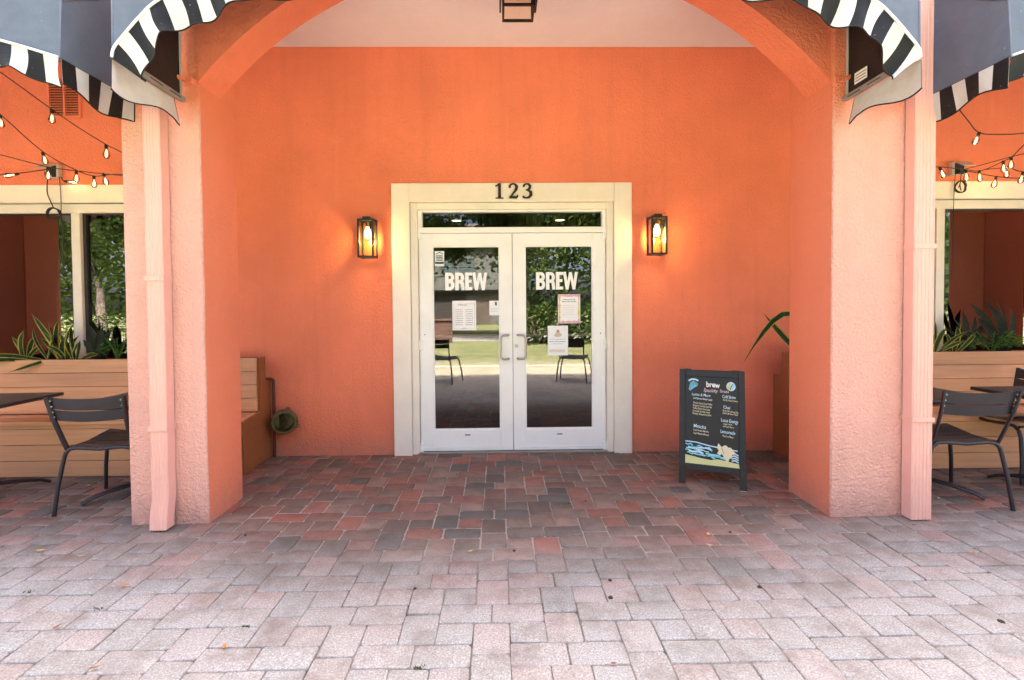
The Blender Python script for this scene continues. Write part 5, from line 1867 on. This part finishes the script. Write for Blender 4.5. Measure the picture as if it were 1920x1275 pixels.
def oak(x, y, h, spread, seed, label, n=9000, trunk_r=.32):
    r = random.Random(seed)
    t_ = thing('oak_tree', (x, y, -.03), label, 'tree', 'oak trees across the lawn')
    tk, ends = MB(), []

    def limb(p, d, l, rad, depth):
        pts, rs = [p], [rad]
        for k in range(5):
            d = (d + Vector((r.gauss(0, .16), r.gauss(0, .16), r.gauss(.02, .10)))).normalized()
            p = p + d * l / 5
            pts.append(p)
            rs.append(rad * (1 - .12 * (k + 1)))
            if depth >= 1:
                ends.append(p)
        tk.tube(pts, rs, 8)
        if depth < 3:
            for k in range(r.choice((2, 3, 3))):
                a_ = r.uniform(0, 6.28)
                nd = (d * .6 + Vector((math.cos(a_), math.sin(a_), r.uniform(-.05, .55))) * .8).normalized()
                limb(p if k else pts[-2], nd, l * r.uniform(.6, .85), rad * .5, depth + 1)
    limb(Vector((x, y, -.1)), Vector((r.uniform(-.15, .15), 0, 1)), h * .34, trunk_r, 0)
    tk.build('trunk', M['bark'], t_, smooth=60)
    cr = MB()
    for k in range(n):
        c = r.choice(ends)
        p = c + Vector((r.gauss(0, spread), r.gauss(0, spread), r.gauss(-.05, spread * .6)))
        if p.z < 1.7:
            continue
        d = Vector((r.gauss(0, 1), r.gauss(0, 1), r.gauss(0, .7))).normalized()
        s = d.orthogonal().normalized()
        l, w_ = r.uniform(.16, .34), r.uniform(.07, .14)
        cr.add([p, p + d * l * .5 + s * w_, p + d * l, p + d * l * .5 - s * w_], [(0, 1, 2, 3)])
    cr.build('crown', M['oakleaf'], t_, kind='stuff')


oak(1.6, -12.5, 11, .62, 3, 'big oak mirrored in the right door', 12000, .38)
oak(-3.4, -13.5, 10, .66, 5, 'oak mirrored at the top of the left door', 10000)
oak(8.2, -16, 11, .6, 8, 'oak mirrored right of the right door', 8000)
oak(-17.5, -14.5, 11, .7, 12, 'oak mirrored in the left window', 11000)
oak(-24, -19, 12, .8, 14, 'oak mirrored deeper in the left window', 9000)
oak(19, -14, 11, .7, 21, 'oak mirrored in the right window', 9000)
oak(-11, -21, 11, .7, 25, 'oak far behind, between door and window reflections', 7000)
oak(13, -24, 12, .8, 31, 'oak far behind on the right', 7000)


def hedge(x0, x1, y, h, label, seed):
    r = random.Random(seed)
    t_ = thing('hedge', ((x0 + x1) / 2, y, -.03), label, 'hedge', 'hedges across the lawn')
    mb = MB()
    for k in range(3500):
        p = Vector((r.uniform(x0, x1), y + r.gauss(0, .35), r.uniform(0, h) * (.85 + .15 * r.random())))
        d = Vector((r.gauss(0, 1), r.gauss(0, 1), r.gauss(0, .7))).normalized()
        s = d.orthogonal().normalized()
        l, w_ = r.uniform(.10, .2), r.uniform(.04, .08)
        mb.add([p, p + d * l * .5 + s * w_, p + d * l, p + d * l * .5 - s * w_], [(0, 1, 2, 3)])
    mb.build('foliage', M['oakleaf'], t_, kind='stuff')


hedge(.6, 6.5, -8.6, 1.5, 'dark hedge mirrored in the right door', 2)
hedge(-30, -12, -17, 1.3, 'dark hedge mirrored in the left window', 4)

wr2 = random.Random(9)
fwood = MB()
for k in range(26000):
    p_ = Vector((wr2.uniform(-75, 75), -38 + wr2.gauss(0, 2.5), 0))
    top = 9 + 3.5 * noise.noise(Vector((p_.x * .12, 0, 3))) + 1.2 * noise.noise(Vector((p_.x * .6, 0, 8)))
    p_.z = top * wr2.random() ** .8
    d = Vector((wr2.gauss(0, 1), wr2.gauss(0, 1), wr2.gauss(0, .7))).normalized()
    sv = d.orthogonal().normalized()
    l, w_ = wr2.uniform(.4, .8), wr2.uniform(.18, .34)
    fwood.add([p_, p_ + d * l * .5 + sv * w_, p_ + d * l, p_ + d * l * .5 - sv * w_], [(0, 1, 2, 3)])
fwood.build('far_wood', M['oakleaf'], kind='stuff', label='dark wood far across the road', cat='wood')
# house across the road
M['siding'] = painted('grey_siding', (.075, .08, .07), .7)
M['brick'] = painted('brown_brick', (.10, .05, .036), .85, .5, 9)
M['shingle'] = painted('grey_shingle', (.12, .11, .10), .9)
M['dark'] = mat('dark_opening', (.02, .016, .014), .8)
M['hglass'] = mat('house_window_glass', (.06, .08, .08), .1)
hs = thing('suburban_house', (-6, -27, 0), 'grey siding house with brick corner mirrored in the left door', 'house')
MB().box((-9.5, -33, 0), (-5.6, -26.8, 6)).build('wall', M['brick'], hs)
MB().box((-5.6, -33, 0), (1.5, -27.2, 2.7)).box((-5.6, -33, 2.7), (1.5, -26.6, 6)).build('wall', M['siding'], hs)
for x0_, x1_, z0_, z1_, y_ in ((-9.0, -7.6, 1.0, 2.6, -26.8), (-4.6, -3.4, 3.9, 5.1, -26.6), (-3.1, -1.9, 3.9, 5.1, -26.6), (-9.0, -7.6, 3.9, 5.2, -26.8)):
    f_ = MB()
    f_.box((x0_ - .1, y_ + .001, z0_ - .1), (x1_ + .1, y_ + .06, z0_)).box((x0_ - .1, y_ + .001, z1_), (x1_ + .1, y_ + .06, z1_ + .1))
    f_.box((x0_ - .1, y_ + .001, z0_), (x0_, y_ + .06, z1_)).box((x1_, y_ + .001, z0_), (x1_ + .1, y_ + .06, z1_)).box((x0_, y_ + .001, (z0_ + z1_) / 2 - .03), (x1_, y_ + .05, (z0_ + z1_) / 2 + .03))
    wo = f_.build('window', M['siding'], hs)
    MB().box((x0_, y_ + .002, z0_), (x1_, y_ + .02, z1_)).build('pane', M['hglass'], wo)
MB().box((-5.2, -27.19, 0), (-2.6, -27.14, 2.4)).build('garage_opening', M['dark'], hs)
MB().box((-1.8, -27.19, 0), (-.7, -27.14, 2.2)).build('door', M['bark'], hs)
MB().add([(-10, -33.5, 6), (2, -33.5, 6), (2, -26.2, 6), (-10, -26.2, 6), (-9, -30, 8.4), (1, -30, 8.4)], [(0, 1, 5, 4), (2, 3, 4, 5), (1, 2, 5), (3, 0, 4), (0, 3, 2, 1)]).build('roof', M['shingle'], hs)
lw_ = thing('garden_wall', (-6, -9.4, 0), 'low dark brick garden wall mirrored in the left door', 'wall')
MB().box((-9.5, -9.55, -.05), (-1.9, -9.3, .86)).build('body', M['brick'], lw_)
MB().box((-9.55, -9.6, .86), (-1.85, -9.25, .93), bev=.01).build('coping', M['brick'], lw_)
